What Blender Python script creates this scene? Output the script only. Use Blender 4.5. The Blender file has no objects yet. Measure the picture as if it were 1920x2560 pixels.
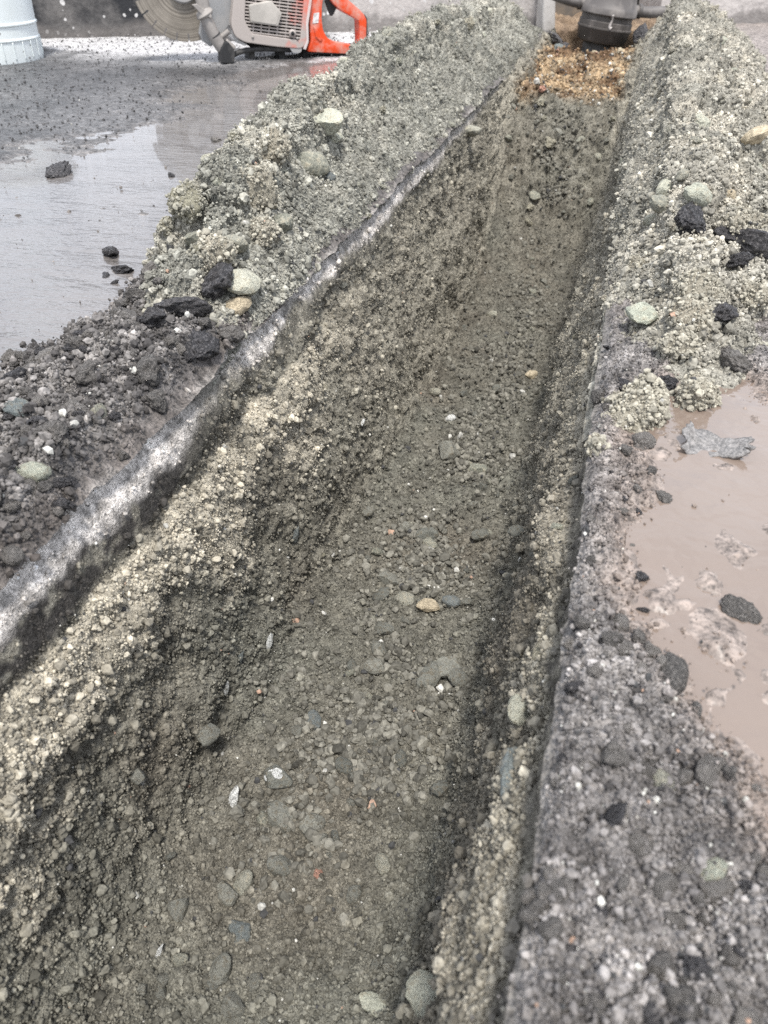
import bpy, bmesh, math, random
import numpy as np
from mathutils import Vector, Matrix

random.seed(7)
RNG = np.random.default_rng(11)
SC = bpy.context.scene
COL = SC.collection
R = math.radians

# ------------------------------------------------------------------ camera
FPX = 1862.0; PITCH = R(38.5); YAW = R(16.2); CAMH = 0.36     # focal length in px of the 1920x2560 photo
cam_d = bpy.data.cameras.new('camera'); cam = bpy.data.objects.new('camera', cam_d); COL.objects.link(cam)
cam_d.sensor_fit = 'VERTICAL'; cam_d.sensor_height = 9.5; cam_d.sensor_width = 7.1
cam_d.lens = 9.5 * FPX / 2560.0
cam.location = (0, 0, CAMH); cam.rotation_euler = (math.pi / 2 - PITCH, 0, YAW)
cam_d.clip_start = 0.02; cam_d.clip_end = 400
cam_d.dof.use_dof = True; cam_d.dof.focus_distance = 0.92; cam_d.dof.aperture_fstop = 2.6
SC.camera = cam

# ------------------------------------------------------------------ sky, sun, exposure
world = bpy.data.worlds.new('World'); SC.world = world; world.use_nodes = True
wn = world.node_tree.nodes; wl = world.node_tree.links
for n in list(wn): wn.remove(n)
SUN_EL, SUN_AZ = 66.0, 157.0
sky = wn.new('ShaderNodeTexSky'); sky.sky_type = 'NISHITA'; sky.sun_disc = False
sky.sun_elevation = R(SUN_EL); sky.sun_rotation = R(SUN_AZ); sky.air_density = 1.0; sky.dust_density = 2.0
tcw = wn.new('ShaderNodeTexCoord')
nzw = wn.new('ShaderNodeTexNoise'); nzw.inputs['Scale'].default_value = 2.6; nzw.inputs['Detail'].default_value = 6
wl.new(tcw.outputs['Generated'], nzw.inputs['Vector'])
mrw = wn.new('ShaderNodeMapRange'); mrw.inputs[1].default_value = .36; mrw.inputs[2].default_value = .56
mrw.inputs[3].default_value = .35; mrw.inputs[4].default_value = .93
wl.new(nzw.outputs['Fac'], mrw.inputs[0])
mxw = wn.new('ShaderNodeMix'); mxw.data_type = 'RGBA'
mxw.inputs['B'].default_value = (8.6, 9.0, 9.8, 1)            # bright thin cloud over the blue
wl.new(mrw.outputs[0], mxw.inputs['Factor']); wl.new(sky.outputs[0], mxw.inputs['A'])
bgw = wn.new('ShaderNodeBackground'); bgw.inputs['Strength'].default_value = .115
outw = wn.new('ShaderNodeOutputWorld')
wl.new(mxw.outputs['Result'], bgw.inputs['Color']); wl.new(bgw.outputs[0], outw.inputs['Surface'])
sun_d = bpy.data.lights.new('sun', 'SUN'); sun_d.energy = 2.8; sun_d.angle = R(9); sun_d.color = (1, .96, .9)
sun = bpy.data.objects.new('sun', sun_d); COL.objects.link(sun)
sv = Vector((math.sin(R(SUN_AZ)) * math.cos(R(SUN_EL)), math.cos(R(SUN_AZ)) * math.cos(R(SUN_EL)), math.sin(R(SUN_EL))))
sun.rotation_euler = sv.to_track_quat('Z', 'Y').to_euler(); sun.location = (0, 0, 5)
SC.view_settings.view_transform = 'Standard'; SC.view_settings.look = 'None'
SC.view_settings.gamma = 1; SC.view_settings.use_curve_mapping = False
SC.view_settings.exposure = 0.78
SC.cycles.use_denoising = False

# ------------------------------------------------------------------ helpers
_fw = np.array([-math.sin(YAW) * math.cos(PITCH), math.cos(YAW) * math.cos(PITCH), -math.sin(PITCH)])
_rt = np.array([math.cos(YAW), math.sin(YAW), 0.0]); _up = np.cross(_rt, _fw); _C = np.array([0, 0, CAMH])
def ray(u, v): return _fw + _rt * (u - 960) / FPX + _up * (1280 - v) / FPX
def on_z(u, v, z=0.0):
    r = ray(u, v); return _C + r * ((z - CAMH) / r[2])
def proj(P):
    d = P - _C; w = d @ _fw
    return 960 + FPX * (d @ _rt) / w, 1280 - FPX * (d @ _up) / w, w

def hsh(ix, iy, iz, s):
    h = (ix.astype(np.uint32) * np.uint32(374761393)) ^ (iy.astype(np.uint32) * np.uint32(668265263)) ^ (iz.astype(np.uint32) * np.uint32(2147483647 - 58)) ^ np.uint32((s * 974634777 + 12345) & 0xffffffff)
    h = (h ^ (h >> np.uint32(15))) * np.uint32(2246822519)
    h = (h ^ (h >> np.uint32(13))) * np.uint32(3266489917)
    h = h ^ (h >> np.uint32(16))
    return (h >> np.uint32(8)).astype(np.float32) / np.float32(16777216.0)
def vn(P, f, s):
    q = P * f + 1000.0
    i = np.floor(q).astype(np.int64); t = (q - i).astype(np.float32); t = t * t * t * (t * (t * 6 - 15) + 10)
    r = np.zeros(len(P), np.float32)
    for a in (0, 1):
        wx = t[:, 0] if a else 1 - t[:, 0]
        for b in (0, 1):
            wy = t[:, 1] if b else 1 - t[:, 1]
            for c in (0, 1):
                wz = t[:, 2] if c else 1 - t[:, 2]
                r += wx * wy * wz * hsh(i[:, 0] + a, i[:, 1] + b, i[:, 2] + c, s)
    return r * 2 - 1
def fbm(P, f, o, s, g=.5):
    r = np.zeros(len(P), np.float32); a = 1.0
    for k in range(o):
        r += a * vn(P, f * 2.03 ** k, s + k * 17); a *= g
    return r
def lumps(P, f, s):
    """rounded clods: 1 at a cell's centre, 0 at its rim (8 nearest cells), plus a per-cell random"""
    q = P * f + 1000.0; i = np.floor(q - .5).astype(np.int64)
    best = np.full(len(P), 9.0, np.float32); rnd = np.zeros(len(P), np.float32)
    for a in (0, 1):
        for b in (0, 1):
            for c in (0, 1):
                jx, jy, jz = i[:, 0] + a, i[:, 1] + b, i[:, 2] + c
                h1, h2, h3 = hsh(jx, jy, jz, s), hsh(jx, jy, jz, s + 1), hsh(jx, jy, jz, s + 2)
                rr = .55 + .6 * hsh(jx, jy, jz, s + 3)
                d = ((q[:, 0] - jx - .2 - .6 * h1) ** 2 + (q[:, 1] - jy - .2 - .6 * h2) ** 2 + (q[:, 2] - jz - .2 - .6 * h3) ** 2) / (rr * rr)
                m = d < best; best[m] = d[m]; rnd[m] = h1[m]
    return np.sqrt(np.clip(1 - best * 1.6, 0, 1)), rnd
def sm(a, b, x):
    t = np.clip((x - a) / (b - a), 0, 1); return t * t * (3 - 2 * t)
def lerp(a, b, t): return a + (b - a) * t

def link(o, parent=None):
    COL.objects.link(o)
    if parent: o.parent = parent
    return o
def tag(o, label=None, cat=None, group=None, kind=None):
    if label: o['label'] = label
    if cat: o['category'] = cat
    if group: o['group'] = group
    if kind: o['kind'] = kind
    return o
def empty(name, loc=(0, 0, 0)):
    o = bpy.data.objects.new(name, None); o.location = loc; o.empty_display_size = .05
    return link(o)
def mesh_from(name, V, Fc, smooth=True):
    me = bpy.data.meshes.new(name)
    V = np.asarray(V, np.float32); Fc = np.asarray(Fc, np.int32); k = Fc.shape[1]
    me.vertices.add(len(V)); me.vertices.foreach_set('co', V.ravel())
    me.loops.add(Fc.size); me.loops.foreach_set('vertex_index', Fc.ravel())
    me.polygons.add(len(Fc)); me.polygons.foreach_set('loop_start', np.arange(0, Fc.size, k, dtype=np.int32))
    me.polygons.foreach_set('use_smooth', np.full(len(Fc), smooth, bool))
    me.update(calc_edges=True); me.validate()
    return me
def set_col(me, name, C):
    a = me.attributes.new(name, 'FLOAT_COLOR', 'POINT')
    a.data.foreach_set('color', np.concatenate([C, np.ones((len(C), 1))], 1).astype(np.float32).ravel())
def set_f(me, name, v):
    a = me.attributes.new(name, 'FLOAT', 'POINT'); a.data.foreach_set('value', np.asarray(v, np.float32))
def grid_faces(n, m):
    i = np.arange(n - 1)[:, None] * m + np.arange(m - 1)[None]
    return np.stack([i, i + 1, i + m + 1, i + m], -1).reshape(-1, 4)
def grid_normals(P):
    du = np.gradient(P, axis=0); dv = np.gradient(P, axis=1)
    n = np.cross(dv, du); n /= np.linalg.norm(n, axis=2, keepdims=True) + 1e-9
    ar = np.linalg.norm(np.cross(dv, du), axis=2)
    return n, ar

# ------------------------------------------------------------------ materials
def new_mat(name):
    m = bpy.data.materials.new(name); m.use_nodes = True
    nt = m.node_tree; b = nt.nodes['Principled BSDF']
    return m, nt, b
def nd(nt, t, **kw):
    n = nt.nodes.new(t)
    for k, v in kw.items():
        if k in n.inputs: n.inputs[k].default_value = v
        else: setattr(n, k, v)
    return n
def coords(nt, kind='Object'):
    return nt.nodes.new('ShaderNodeTexCoord').outputs[kind]
def noise(nt, vec, scale, detail=3, rough=.6):
    n = nd(nt, 'ShaderNodeTexNoise'); n.inputs['Scale'].default_value = scale; n.inputs['Detail'].default_value = detail
    n.inputs['Roughness'].default_value = rough; nt.links.new(vec, n.inputs['Vector']); return n.outputs['Fac']
def maprange(nt, v, a, b, c, d):
    n = nt.nodes.new('ShaderNodeMapRange')
    for i, x in enumerate((a, b, c, d)): n.inputs[i + 1].default_value = x
    nt.links.new(v, n.inputs[0]); return n.outputs[0]
def mul_col(nt, c, f):
    n = nd(nt, 'ShaderNodeVectorMath', operation='SCALE'); nt.links.new(c, n.inputs[0]); nt.links.new(f, n.inputs['Scale']); return n.outputs[0]
def mix_col(nt, f, a, b):
    n = nt.nodes.new('ShaderNodeMix'); n.data_type = 'RGBA'
    for k, x in (('Factor', f), ('A', a), ('B', b)):
        if isinstance(x, (tuple, float, int)):
            n.inputs[k].default_value = x if not isinstance(x, tuple) else (*x, 1)
        else: nt.links.new(x, n.inputs[k])
    return n.outputs['Result']
def bump(nt, b, h, dist, strength=1.0, prev=None):
    n = nt.nodes.new('ShaderNodeBump'); n.inputs['Distance'].default_value = dist; n.inputs['Strength'].default_value = strength
    nt.links.new(h, n.inputs['Height'])
    if prev: nt.links.new(prev, n.inputs['Normal'])
    nt.links.new(n.outputs[0], b.inputs['Normal']); return n.outputs[0]

def soil_mat(name, attr_type='GEOMETRY', grain=620, rough=.92, lo=.55, hi=1.5, bd=.0016):
    m, nt, b = new_mat(name)
    at = nt.nodes.new('ShaderNodeAttribute'); at.attribute_name = 'col'; at.attribute_type = attr_type
    co = coords(nt)
    if attr_type == 'INSTANCER':
        grain = 3.0
    n1 = noise(nt, co, grain, 2, .7); n2 = noise(nt, co, grain * .22, 4, .65)
    f = nd(nt, 'ShaderNodeMath', operation='ADD'); nt.links.new(n1, f.inputs[0]); nt.links.new(n2, f.inputs[1])
    k = maprange(nt, f.outputs[0], .7, 1.3, lo, hi)
    nt.links.new(mul_col(nt, at.outputs['Color'], k), b.inputs['Base Color'])
    b.inputs['Roughness'].default_value = rough; b.inputs['Specular IOR Level'].default_value = .25
    if attr_type != 'INSTANCER':
        p = bump(nt, b, n2, bd * 2.2); bump(nt, b, n1, bd, 1, p)
    return m
M_SOIL = soil_mat('soil', lo=.35, hi=1.75, bd=.0022); M_CRUMB = soil_mat('crumb', 'INSTANCER', lo=.7, hi=1.3)

def stone_mat(name, c1, c2, rough=.85, speck=None, grain=90, spec=.3, lo=.45, hi=1.6):
    """c1..c2 vary from stone to stone; grain and dusty speckle vary over the stone"""
    m, nt, b = new_mat(name); co = coords(nt)
    oi = nt.nodes.new('ShaderNodeObjectInfo')
    base = mix_col(nt, oi.outputs['Random'], c1, c2)
    off = nd(nt, 'ShaderNodeVectorMath', operation='ADD'); nt.links.new(co, off.inputs[0]); nt.links.new(oi.outputs['Location'], off.inputs[1])
    n1 = noise(nt, off.outputs[0], grain * .035, 4, .65); n2 = noise(nt, off.outputs[0], grain * .2, 3, .7)
    f = nd(nt, 'ShaderNodeMath', operation='ADD'); nt.links.new(n1, f.inputs[0]); nt.links.new(n2, f.inputs[1])
    c = mul_col(nt, base, maprange(nt, f.outputs[0], .7, 1.3, lo, hi))
    if speck:
        c = mix_col(nt, maprange(nt, n1, .5, .62, 0, .85), c, speck)
    nt.links.new(c, b.inputs['Base Color'])
    b.inputs['Roughness'].default_value = rough; b.inputs['Specular IOR Level'].default_value = spec
    p = bump(nt, b, n1, .004); bump(nt, b, n2, .002, 1, p)
    return m
M_STONE = stone_mat('grey_stone', (.25, .255, .21), (.36, .35, .29), speck=(.40, .365, .28))
M_WET = stone_mat('damp_stone', (.17, .175, .155), (.29, .285, .245), speck=(.165, .145, .108))
M_CLOD = stone_mat('dry_clod', (.34, .315, .255), (.44, .40, .32), rough=.95, grain=160, spec=.15)
M_GCLOD = stone_mat('grey_clod', (.28, .265, .20), (.40, .37, .29), rough=.95, grain=160, spec=.15)
M_PALE = stone_mat('pale_stone', (.42, .44, .36), (.50, .49, .40), rough=.8, speck=(.36, .33, .25))
M_TANST = stone_mat('tan_stone', (.48, .40, .28), (.50, .43, .31), rough=.8)
M_WHITE = stone_mat('white_stone', (.66, .67, .65), (.75, .75, .72), rough=.6)
M_PINK = stone_mat('pink_stone', (.42, .24, .18), (.48, .27, .20), rough=.8)
M_BLUE = stone_mat('blue_grey_stone', (.15, .172, .17), (.22, .24, .235), rough=.65, spec=.4, speck=(.20, .185, .15))
M_ASPH = stone_mat('asphalt_lump', (.028, .027, .03), (.07, .066, .068), rough=.45, speck=(.17, .16, .16), grain=260, spec=.55)
M_MUDDY = stone_mat('muddy_lump', (.10, .094, .088), (.23, .213, .195), rough=.6, speck=(.27, .25, .23), grain=200, spec=.45)

# ------------------------------------------------------------------ the trench
def ramp_rows(y0, y1, k, b):
    ys = [y0]
    while ys[-1] < y1: ys.append(ys[-1] + k * (b + abs(ys[-1])))
    return np.array(ys)
XL, XR = -0.362, 0.020
ROWS = np.concatenate([np.linspace(-.6, .03, 9), ramp_rows(.06, 3.72, .0027, .5)])
ip = lambda y, *kv: np.interp(y, [a for a, _ in kv], [b for _, b in kv])
def wob(y):
    q = np.stack([np.zeros_like(y), y, np.zeros_like(y)], 1); return .0035 * fbm(q, 9, 3, 600) + .0015 * fbm(q, 60, 2, 601)
def floor_z(y):
    return ip(y, (-.6, -.32), (.2, -.335), (.6, -.365), (1, -.395), (1.6, -.415), (2.05, -.40), (2.25, -.34), (2.45, -.15), (2.58, -.06), (2.75, -.075), (3.1, -.065), (3.3, -.045), (3.42, -.055), (3.5, -.13), (3.72, -.15))
def trench_profile(y):
    zf = floor_z(y)
    k = sm(.7, 1.7, y)                      # the ledge of road base fades away from the camera
    shallow = np.clip(-zf / .33, .2, 1)
    fl = ip(y, (0, -.305), (.5, -.300), (1, -.29), (1.6, -.30), (2.1, -.315), (2.6, -.345), (3.72, -.35))
    fr = ip(y, (0, -.05), (.6, -.045), (1, -.05), (1.5, -.05), (2.2, -.025), (2.6, 0.0), (3.72, .005))
    D = lambda z: z * shallow
    pts = [(XL - .010, -.008), (XL + .001, D(-.038)), (XL + .004, D(-.082)), (XL + .016 - .008 * k, D(-.098)), (XL + .027 - .017 * k, D(-.128)),
           (XL + .030 - .014 * k, D(-.165)), (lerp(XL, fl, .58), D(-.225)), (fl - .008, zf + .04), (fl + .02, zf + .006),
           ((fl + fr) / 2, zf - .005), (fr - .025, zf + .006), (fr + .004, zf + .03), (lerp(XR, fr, .72), D(-.22)), (XR - .022 + .008 * k, D(-.11)),
           (XR - .013 + .006 * k, D(-.07)), (XR - .001, D(-.045)), (XR + .006, -.006)]
    return pts
NS = 370
P = np.zeros((len(ROWS), NS, 3)); S01 = np.zeros((len(ROWS), NS)); DEP = np.zeros((len(ROWS), NS))
_base = np.array(trench_profile(.5)); _L = np.concatenate([[0], np.cumsum(np.linalg.norm(np.diff(_base, axis=0), axis=1))]); _L /= _L[-1]
_s = np.linspace(0, 1, NS)
for i, y in enumerate(ROWS):
    pr = np.array(trench_profile(y))
    P[i, :, 0] = np.interp(_s, _L, pr[:, 0]); P[i, :, 2] = np.interp(_s, _L, pr[:, 1]); P[i, :, 1] = y
    S01[i] = np.interp(_s, _L, np.arange(17))
for _ in range(3):                          # soften the polyline below the sawn rim
    Q = P.copy(); Q[:, 1:-1] = (P[:, :-2] + 2 * P[:, 1:-1] + P[:, 2:]) / 4
    lock = (S01 < 1.9) | (S01 > 15.2); Q[lock] = P[lock]; P = Q
P[:, :, 0] += wob(ROWS)[:, None] * (1 - sm(2.5, 4.5, S01))
P[:, :, 0] += .7 * wob(ROWS + 7)[:, None] * sm(11.5, 14, S01)
N, _ = grid_normals(P)
if N[200, NS // 2, 2] < 0: N = -N
F0 = P.reshape(-1, 3).astype(np.float64); n0 = N.reshape(-1, 3); k_ = S01.ravel(); yy = F0[:, 1]
kt = ip(yy, (0, 1.95), (.5, 1.9), (.62, 1.5), (1.3, 1.4), (2.0, 1.0), (3.7, .6)) + (.3 * fbm(F0, 13, 3, 16)) * sm(.4, .6, yy)
saw_l = 1 - sm(kt - .18, kt + .18, k_); saw_r = sm(14.8, 15.1, k_); sawn = np.maximum(saw_l, saw_r)
tanz = sm(1.9, 2.3, k_ + .25 * fbm(F0, 22, 3, 3)) * (1 - sm(4.2, 6.4, k_ + 1.3 * fbm(F0, 11, 4, 5))) * (1 - .8 * sm(.6, 1.3, yy + .25 * fbm(F0, 7, 2, 4)))
tanr = .5 * sm(12.9, 13.8, k_ + 1.0 * fbm(F0, 16, 3, 6)) * (1 - saw_r) * (1 - .5 * sm(1.0, 1.8, yy))
flo = sm(6.9, 7.8, k_) * (1 - sm(10.2, 11.2, k_))
rampz = sm(2.2, 2.35, yy) * (1 - sm(2.55, 2.62, yy))
endz = sm(2.52, 2.66, yy + .05 * fbm(F0, 9, 3, 8)) * (1 - saw_l) * (1 - saw_r)
l1, r1 = lumps(F0, 38, 21); l2, r2 = lumps(F0, 95, 31); l3, r3 = lumps(F0, 210, 41)
amp = lerp(1.0, .06, sawn)
disp = amp * (.007 * fbm(F0, 8, 3, 1) + .006 * fbm(F0, 28, 3, 2) + .0075 * l1 * np.maximum(tanz, .3 + .25 * flo) * (r1 > .35) + .0036 * l2 * (r2 > .35) + .0022 * l3 * (r3 > .3) + .0028 * fbm(F0, 110, 3, 9, .7))
wallm_ = sm(4.6, 6.0, k_) * (1 - flo) * (1 - sm(11, 12, k_))
disp += tanz * .004 * np.maximum(fbm(F0, 19, 2, 12), -.35) + wallm_ * .005 + rampz * flo * (.016 * l1 + .01 * fbm(F0, 14, 3, 13)) + endz * (.018 * l1 * (r1 > .3) + .016 * fbm(F0, 11, 3, 14))
disp -= (1 - sawn) * .006
# horizontal scrape ledges on both walls
wallm = sm(4.6, 5.4, k_) * (1 - flo) * (1 - sawn)
disp += wallm * (.0035 * fbm(F0 * np.array([1, .6, 1.0]), 30, 3, 15) + .004 * np.maximum(fbm(F0, 15, 2, 17), -.2))
PT = F0 + n0 * disp[:, None]
# dry streaks and colours (linear)
c_soil = np.array([.150, .136, .110]); c_green = np.array([.152, .149, .125]); c_tan = np.array([.385, .352, .285])
c_dust = np.array([.70, .655, .61]); c_asph = np.array([.062, .057, .052]); c_or = np.array([.36, .265, .165]); c_grey = np.array([.29, .27, .222])
mot = fbm(F0, 6, 3, 51) * .5 + .5; mot2 = fbm(F0, 40, 3, 52); mot3 = vn(F0, 330, 53)
c = lerp(c_soil, c_green, np.clip(mot, 0, 1)[:, None])
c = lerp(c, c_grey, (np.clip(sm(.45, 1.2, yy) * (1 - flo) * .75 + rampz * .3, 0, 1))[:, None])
dry = np.clip(np.maximum(tanz, tanr) * (.85 + .3 * mot2), 0, 1)
c = lerp(c, c_tan, dry[:, None])
c = lerp(c, c_or, (np.clip(endz * flo * (.9 + .5 * mot2), 0, 1))[:, None])
c = lerp(c, np.array([.15, .095, .055]), (np.clip(endz * flo * sm(.0, .5, fbm(F0, 17, 3, 58)), 0, 1))[:, None])
zz = F0[:, 2]
streak = fbm(F0 * np.array([1, 1, .12]), 130, 2, 55); blot = fbm(F0, 11, 3, 56)
band = (1 - sm(-.050, -.030, -zz - .05 - .012 * blot)) if False else 1 - sm(.031, .046, -zz + .013 * blot + .006 * fbm(F0, 45, 2, 66))
band *= (1 - .55 * sm(1.3, 2.3, yy)) * (1 - .75 * np.exp(-((yy - .60 - .5 * (-zz)) / .055) ** 2)) * sm(-.9, .0, fbm(F0, 4.5, 2, 57) + .35 + .3 * streak)
craz, crr = lumps(F0 * np.array([1, 1, 1]), 120, 61)
dustb = np.clip(band * (.82 + .2 * streak + .35 * fbm(F0, 34, 3, 65)), 0, 1)
sawc = lerp(c_asph, c_dust * (.62 + .5 * craz)[:, None], dustb[:, None])
spat = sm(.25, .6, fbm(F0, 55, 2, 63)) * .8
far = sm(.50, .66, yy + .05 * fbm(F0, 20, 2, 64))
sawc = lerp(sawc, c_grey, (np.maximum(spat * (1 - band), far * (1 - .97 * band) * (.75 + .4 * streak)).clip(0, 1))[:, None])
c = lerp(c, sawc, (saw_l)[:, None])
c = lerp(c, lerp(c_asph * 1.3, c_grey * .7, np.clip(.5 + .5 * streak, 0, 1)[:, None]), saw_r[:, None])
c = c * (1 + .22 * mot2 + .22 * mot3 + .16 * (r2 - .5))[:, None]
CT = np.clip(c, .012, .9)
nr = len(ROWS); fcs = grid_faces(nr, NS)
trench = tag(empty('trench', (0, 0, 0)), kind='structure')
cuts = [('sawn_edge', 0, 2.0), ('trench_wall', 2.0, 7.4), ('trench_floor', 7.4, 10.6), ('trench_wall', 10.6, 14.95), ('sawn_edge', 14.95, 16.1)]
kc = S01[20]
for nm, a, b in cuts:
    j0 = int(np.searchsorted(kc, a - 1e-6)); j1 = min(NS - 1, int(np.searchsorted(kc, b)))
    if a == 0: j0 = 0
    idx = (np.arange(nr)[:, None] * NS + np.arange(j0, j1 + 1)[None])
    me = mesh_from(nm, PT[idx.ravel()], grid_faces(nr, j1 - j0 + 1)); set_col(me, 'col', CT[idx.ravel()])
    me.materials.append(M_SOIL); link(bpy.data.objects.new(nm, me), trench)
SURF = []       # (name, points, normals, colour, area, zones) of every soil surface, for scattering
n2_, ar2 = grid_normals(PT.reshape(nr, NS, 3))
if n2_[200, NS // 2, 2] < 0: n2_ = -n2_
SURF_T = dict(P=PT, N=n2_.reshape(-1, 3), C=CT, A=ar2.ravel(), sawn=sawn, flo=flo, tan=np.maximum(tanz, tanr), end=endz * flo, k=k_, ramp=rampz)

# ------------------------------------------------------------------ pavement beside the trench
def poly_dist(x, y, poly):
    """signed distance (inside positive) to a polygon"""
    poly = np.array(poly); ins = np.zeros(len(x), bool); dm = np.full(len(x), 9.0)
    for (x0, y0), (x1, y1) in zip(poly, np.roll(poly, -1, 0)):
        t = np.clip(((x - x0) * (x1 - x0) + (y - y0) * (y1 - y0)) / ((x1 - x0) ** 2 + (y1 - y0) ** 2 + 1e-12), 0, 1)
        dm = np.minimum(dm, np.hypot(x - x0 - t * (x1 - x0), y - y0 - t * (y1 - y0)))
        cr = ((y0 > y) != (y1 > y)) & (x < (x1 - x0) * (y - y0) / (y1 - y0 + 1e-12) + x0); ins ^= cr
    return np.where(ins, dm, -dm)
def px_poly(pts): return [tuple(on_z(*p)[:2]) for p in pts]
def strip_offsets(s0, g, end):
    o = [0.0]
    while o[-1] < end: o.append(o[-1] + s0 + g * o[-1])
    return np.array(o)

WET_L = px_poly([(-250, 1010), (0, 985), (150, 890), (330, 790), (430, 660), (440, 560), (640, 420), (900, 330), (960, 200), (940, 140), (700, 165), (560, 215), (420, 285), (250, 345), (60, 420), (-250, 520)])
RUB_L = px_poly([(-400, 1030), (0, 950), (150, 880), (300, 770), (420, 690), (520, 660), (640, 800), (520, 1000), (-300, 1800)])
pave_rows = np.concatenate([np.linspace(-.6, .1, 8), ramp_rows(.13, 4.5, .0030, .5)])
off = strip_offsets(.0032, .0105, 2.9)
X, Y = np.meshgrid(XL + .0012 - off, pave_rows); X = X + wob(pave_rows)[:, None] * np.exp(-off / .05)[None]
F1 = np.stack([X.ravel(), Y.ravel(), np.zeros(X.size)], 1)
wet = poly_dist(F1[:, 0], F1[:, 1], WET_L); rub = poly_dist(F1[:, 0], F1[:, 1], RUB_L)
wetm = sm(-.10, .08, wet + .10 * fbm(F1, 5, 3, 70) + .04 * fbm(F1 * np.array([1, 2.2, 1]), 26, 2, 71))
rubm = sm(-.03, .03, rub + .03 * fbm(F1, 18, 3, 72))
l1, r1 = lumps(F1, 42, 73); l2, r2 = lumps(F1, 100, 76); l3, r3 = lumps(F1, 200, 79)
edge_d = -(F1[:, 0] - XL)
z = .0035 * (1 - wetm) - .0032 * wetm + .0012 * fbm(F1, 30, 3, 80) * (1 + wetm * .9) + .0011 * l3 * (1 - wetm)
rf = rubm * sm(.004, .032, edge_d + .012 * fbm(F1, 30, 2, 81))
z += rf * (.010 + .012 * l1 * (r1 > .2) + .007 * l2 + .003 * l3 + .010 * fbm(F1, 13, 2, 82)) * (1 - .35 * sm(.14, .2, edge_d))
z -= .011 * (1 - sm(-.004, .016 + .008 * fbm(F1, 25, 2, 88), edge_d))                                     # worn arris at the cut
F1[:, 2] = z
# the first column is the trench's own rim
m1 = fbm(F1, 7, 3, 84); m2 = fbm(F1, 60, 3, 85); m3 = vn(F1, 260, 86)
c = lerp(np.array([.06, .059, .06]), np.array([.12, .116, .115]), np.clip(.5 + .6 * m1, 0, 1)[:, None])
c = lerp(c, np.array([.21, .19, .175]), (wetm * .9)[:, None])
slur = sm(.0, .5, fbm(F1, 3.2, 3, 87) + .25) * sm(2.3, 2.7, F1[:, 1] + .42 * -F1[:, 0] * .0 + .0) * (1 - wetm)
c = lerp(c, np.array([.60, .59, .59]), (.9 * slur)[:, None])
c = lerp(c, lerp(np.array([.075, .07, .068]), np.array([.22, .206, .194]), np.clip(.35 + .7 * m2, 0, 1)[:, None]), rf[:, None])
c = lerp(c, np.array([.105, .09, .08]), ((1 - sm(.0, .03, edge_d)) * .8)[:, None])
c = lerp(c, np.array([.36, .335, .31]), (.5 * (1 - sm(.0, .008, edge_d)) * sm(-.2, .4, fbm(F1, 22, 3, 89)))[:, None])
c = c * (1 + .22 * m2 + .25 * m3)[:, None]; CL = np.clip(c, .01, .8)
me = mesh_from('asphalt_pavement', F1, grid_faces(len(pave_rows), len(off))); set_col(me, 'col', CL); set_f(me, 'wet', np.clip(.75 + .25 * wetm - .75 * np.maximum(rf, rubm) - .6 * (1 - sm(.0, .05, edge_d)), 0, 1)); set_f(me, 'relief', np.ones(len(F1)))
def pave_mat():
    m, nt, b = new_mat('wet_asphalt'); co = coords(nt)
    at = nt.nodes.new('ShaderNodeAttribute'); at.attribute_name = 'col'
    aw = nt.nodes.new('ShaderNodeAttribute'); aw.attribute_name = 'wet'
    n1 = noise(nt, co, 260, 2, .7); n2 = noise(nt, co, 85, 3, .6)
    f = nd(nt, 'ShaderNodeMath', operation='ADD'); nt.links.new(n1, f.inputs[0]); nt.links.new(n2, f.inputs[1])
    nt.links.new(mul_col(nt, at.outputs['Color'], maprange(nt, f.outputs[0], .75, 1.25, .35, 1.65)), b.inputs['Base Color'])
    w = nd(nt, 'ShaderNodeMath', operation='MULTIPLY'); nt.links.new(aw.outputs['Fac'], w.inputs[0]); nt.links.new(maprange(nt, n2, .35, .6, .7, 1.0), w.inputs[1])
    nt.links.new(maprange(nt, w.outputs[0], 0, 1, .85, .16), b.inputs['Roughness'])
    b.inputs['Specular IOR Level'].default_value = .5
    ar = nt.nodes.new('ShaderNodeAttribute'); ar.attribute_name = 'relief'
    p = bump(nt, b, n2, .010, 1); bump(nt, b, n1, .003, 1, p)
    for n in nt.nodes:
        if n.type == 'BUMP': nt.links.new(ar.outputs['Fac'], n.inputs['Strength'])
    return m
M_PAVE = pave_mat(); me.materials.append(M_PAVE)
pl = tag(link(bpy.data.objects.new('asphalt_pavement', me)), kind='structure')
nn, aa = grid_normals(F1.reshape(len(pave_rows), len(off), 3)); nn = nn * np.sign(nn[..., 2:3])
SURF_L = dict(P=F1, N=nn.reshape(-1, 3), C=CL, A=aa.ravel(), rub=rf, wet=wetm)

# right side
MUD = px_poly([(1585, 1330), (1600, 1190), (1575, 1120), (1650, 1000), (1780, 930), (1920, 985), (2300, 1100), (2400, 1700), (2200, 2200), (1960, 2060), (1800, 1790), (1680, 1590), (1610, 1450)])
offr = strip_offsets(.0026, .0105, 1.6)
X, Y = np.meshgrid(XR + offr, pave_rows); X = X + .7 * wob(pave_rows + 7)[:, None] * np.exp(-offr / .05)[None]; F2 = np.stack([X.ravel(), Y.ravel(), np.zeros(X.size)], 1)
mud = poly_dist(F2[:, 0], F2[:, 1], MUD); mudm = sm(-.035, .02, mud + .018 * fbm(F2, 16, 3, 90))
near = 1 - sm(.75, 1.05, F2[:, 1]); edge_d = F2[:, 0] - XR
rfr = near * (1 - mudm) * sm(.0, .012, edge_d)
l1, r1 = lumps(F2, 60, 91); l2, r2 = lumps(F2, 130, 94); l3, r3 = lumps(F2, 260, 97)
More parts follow.
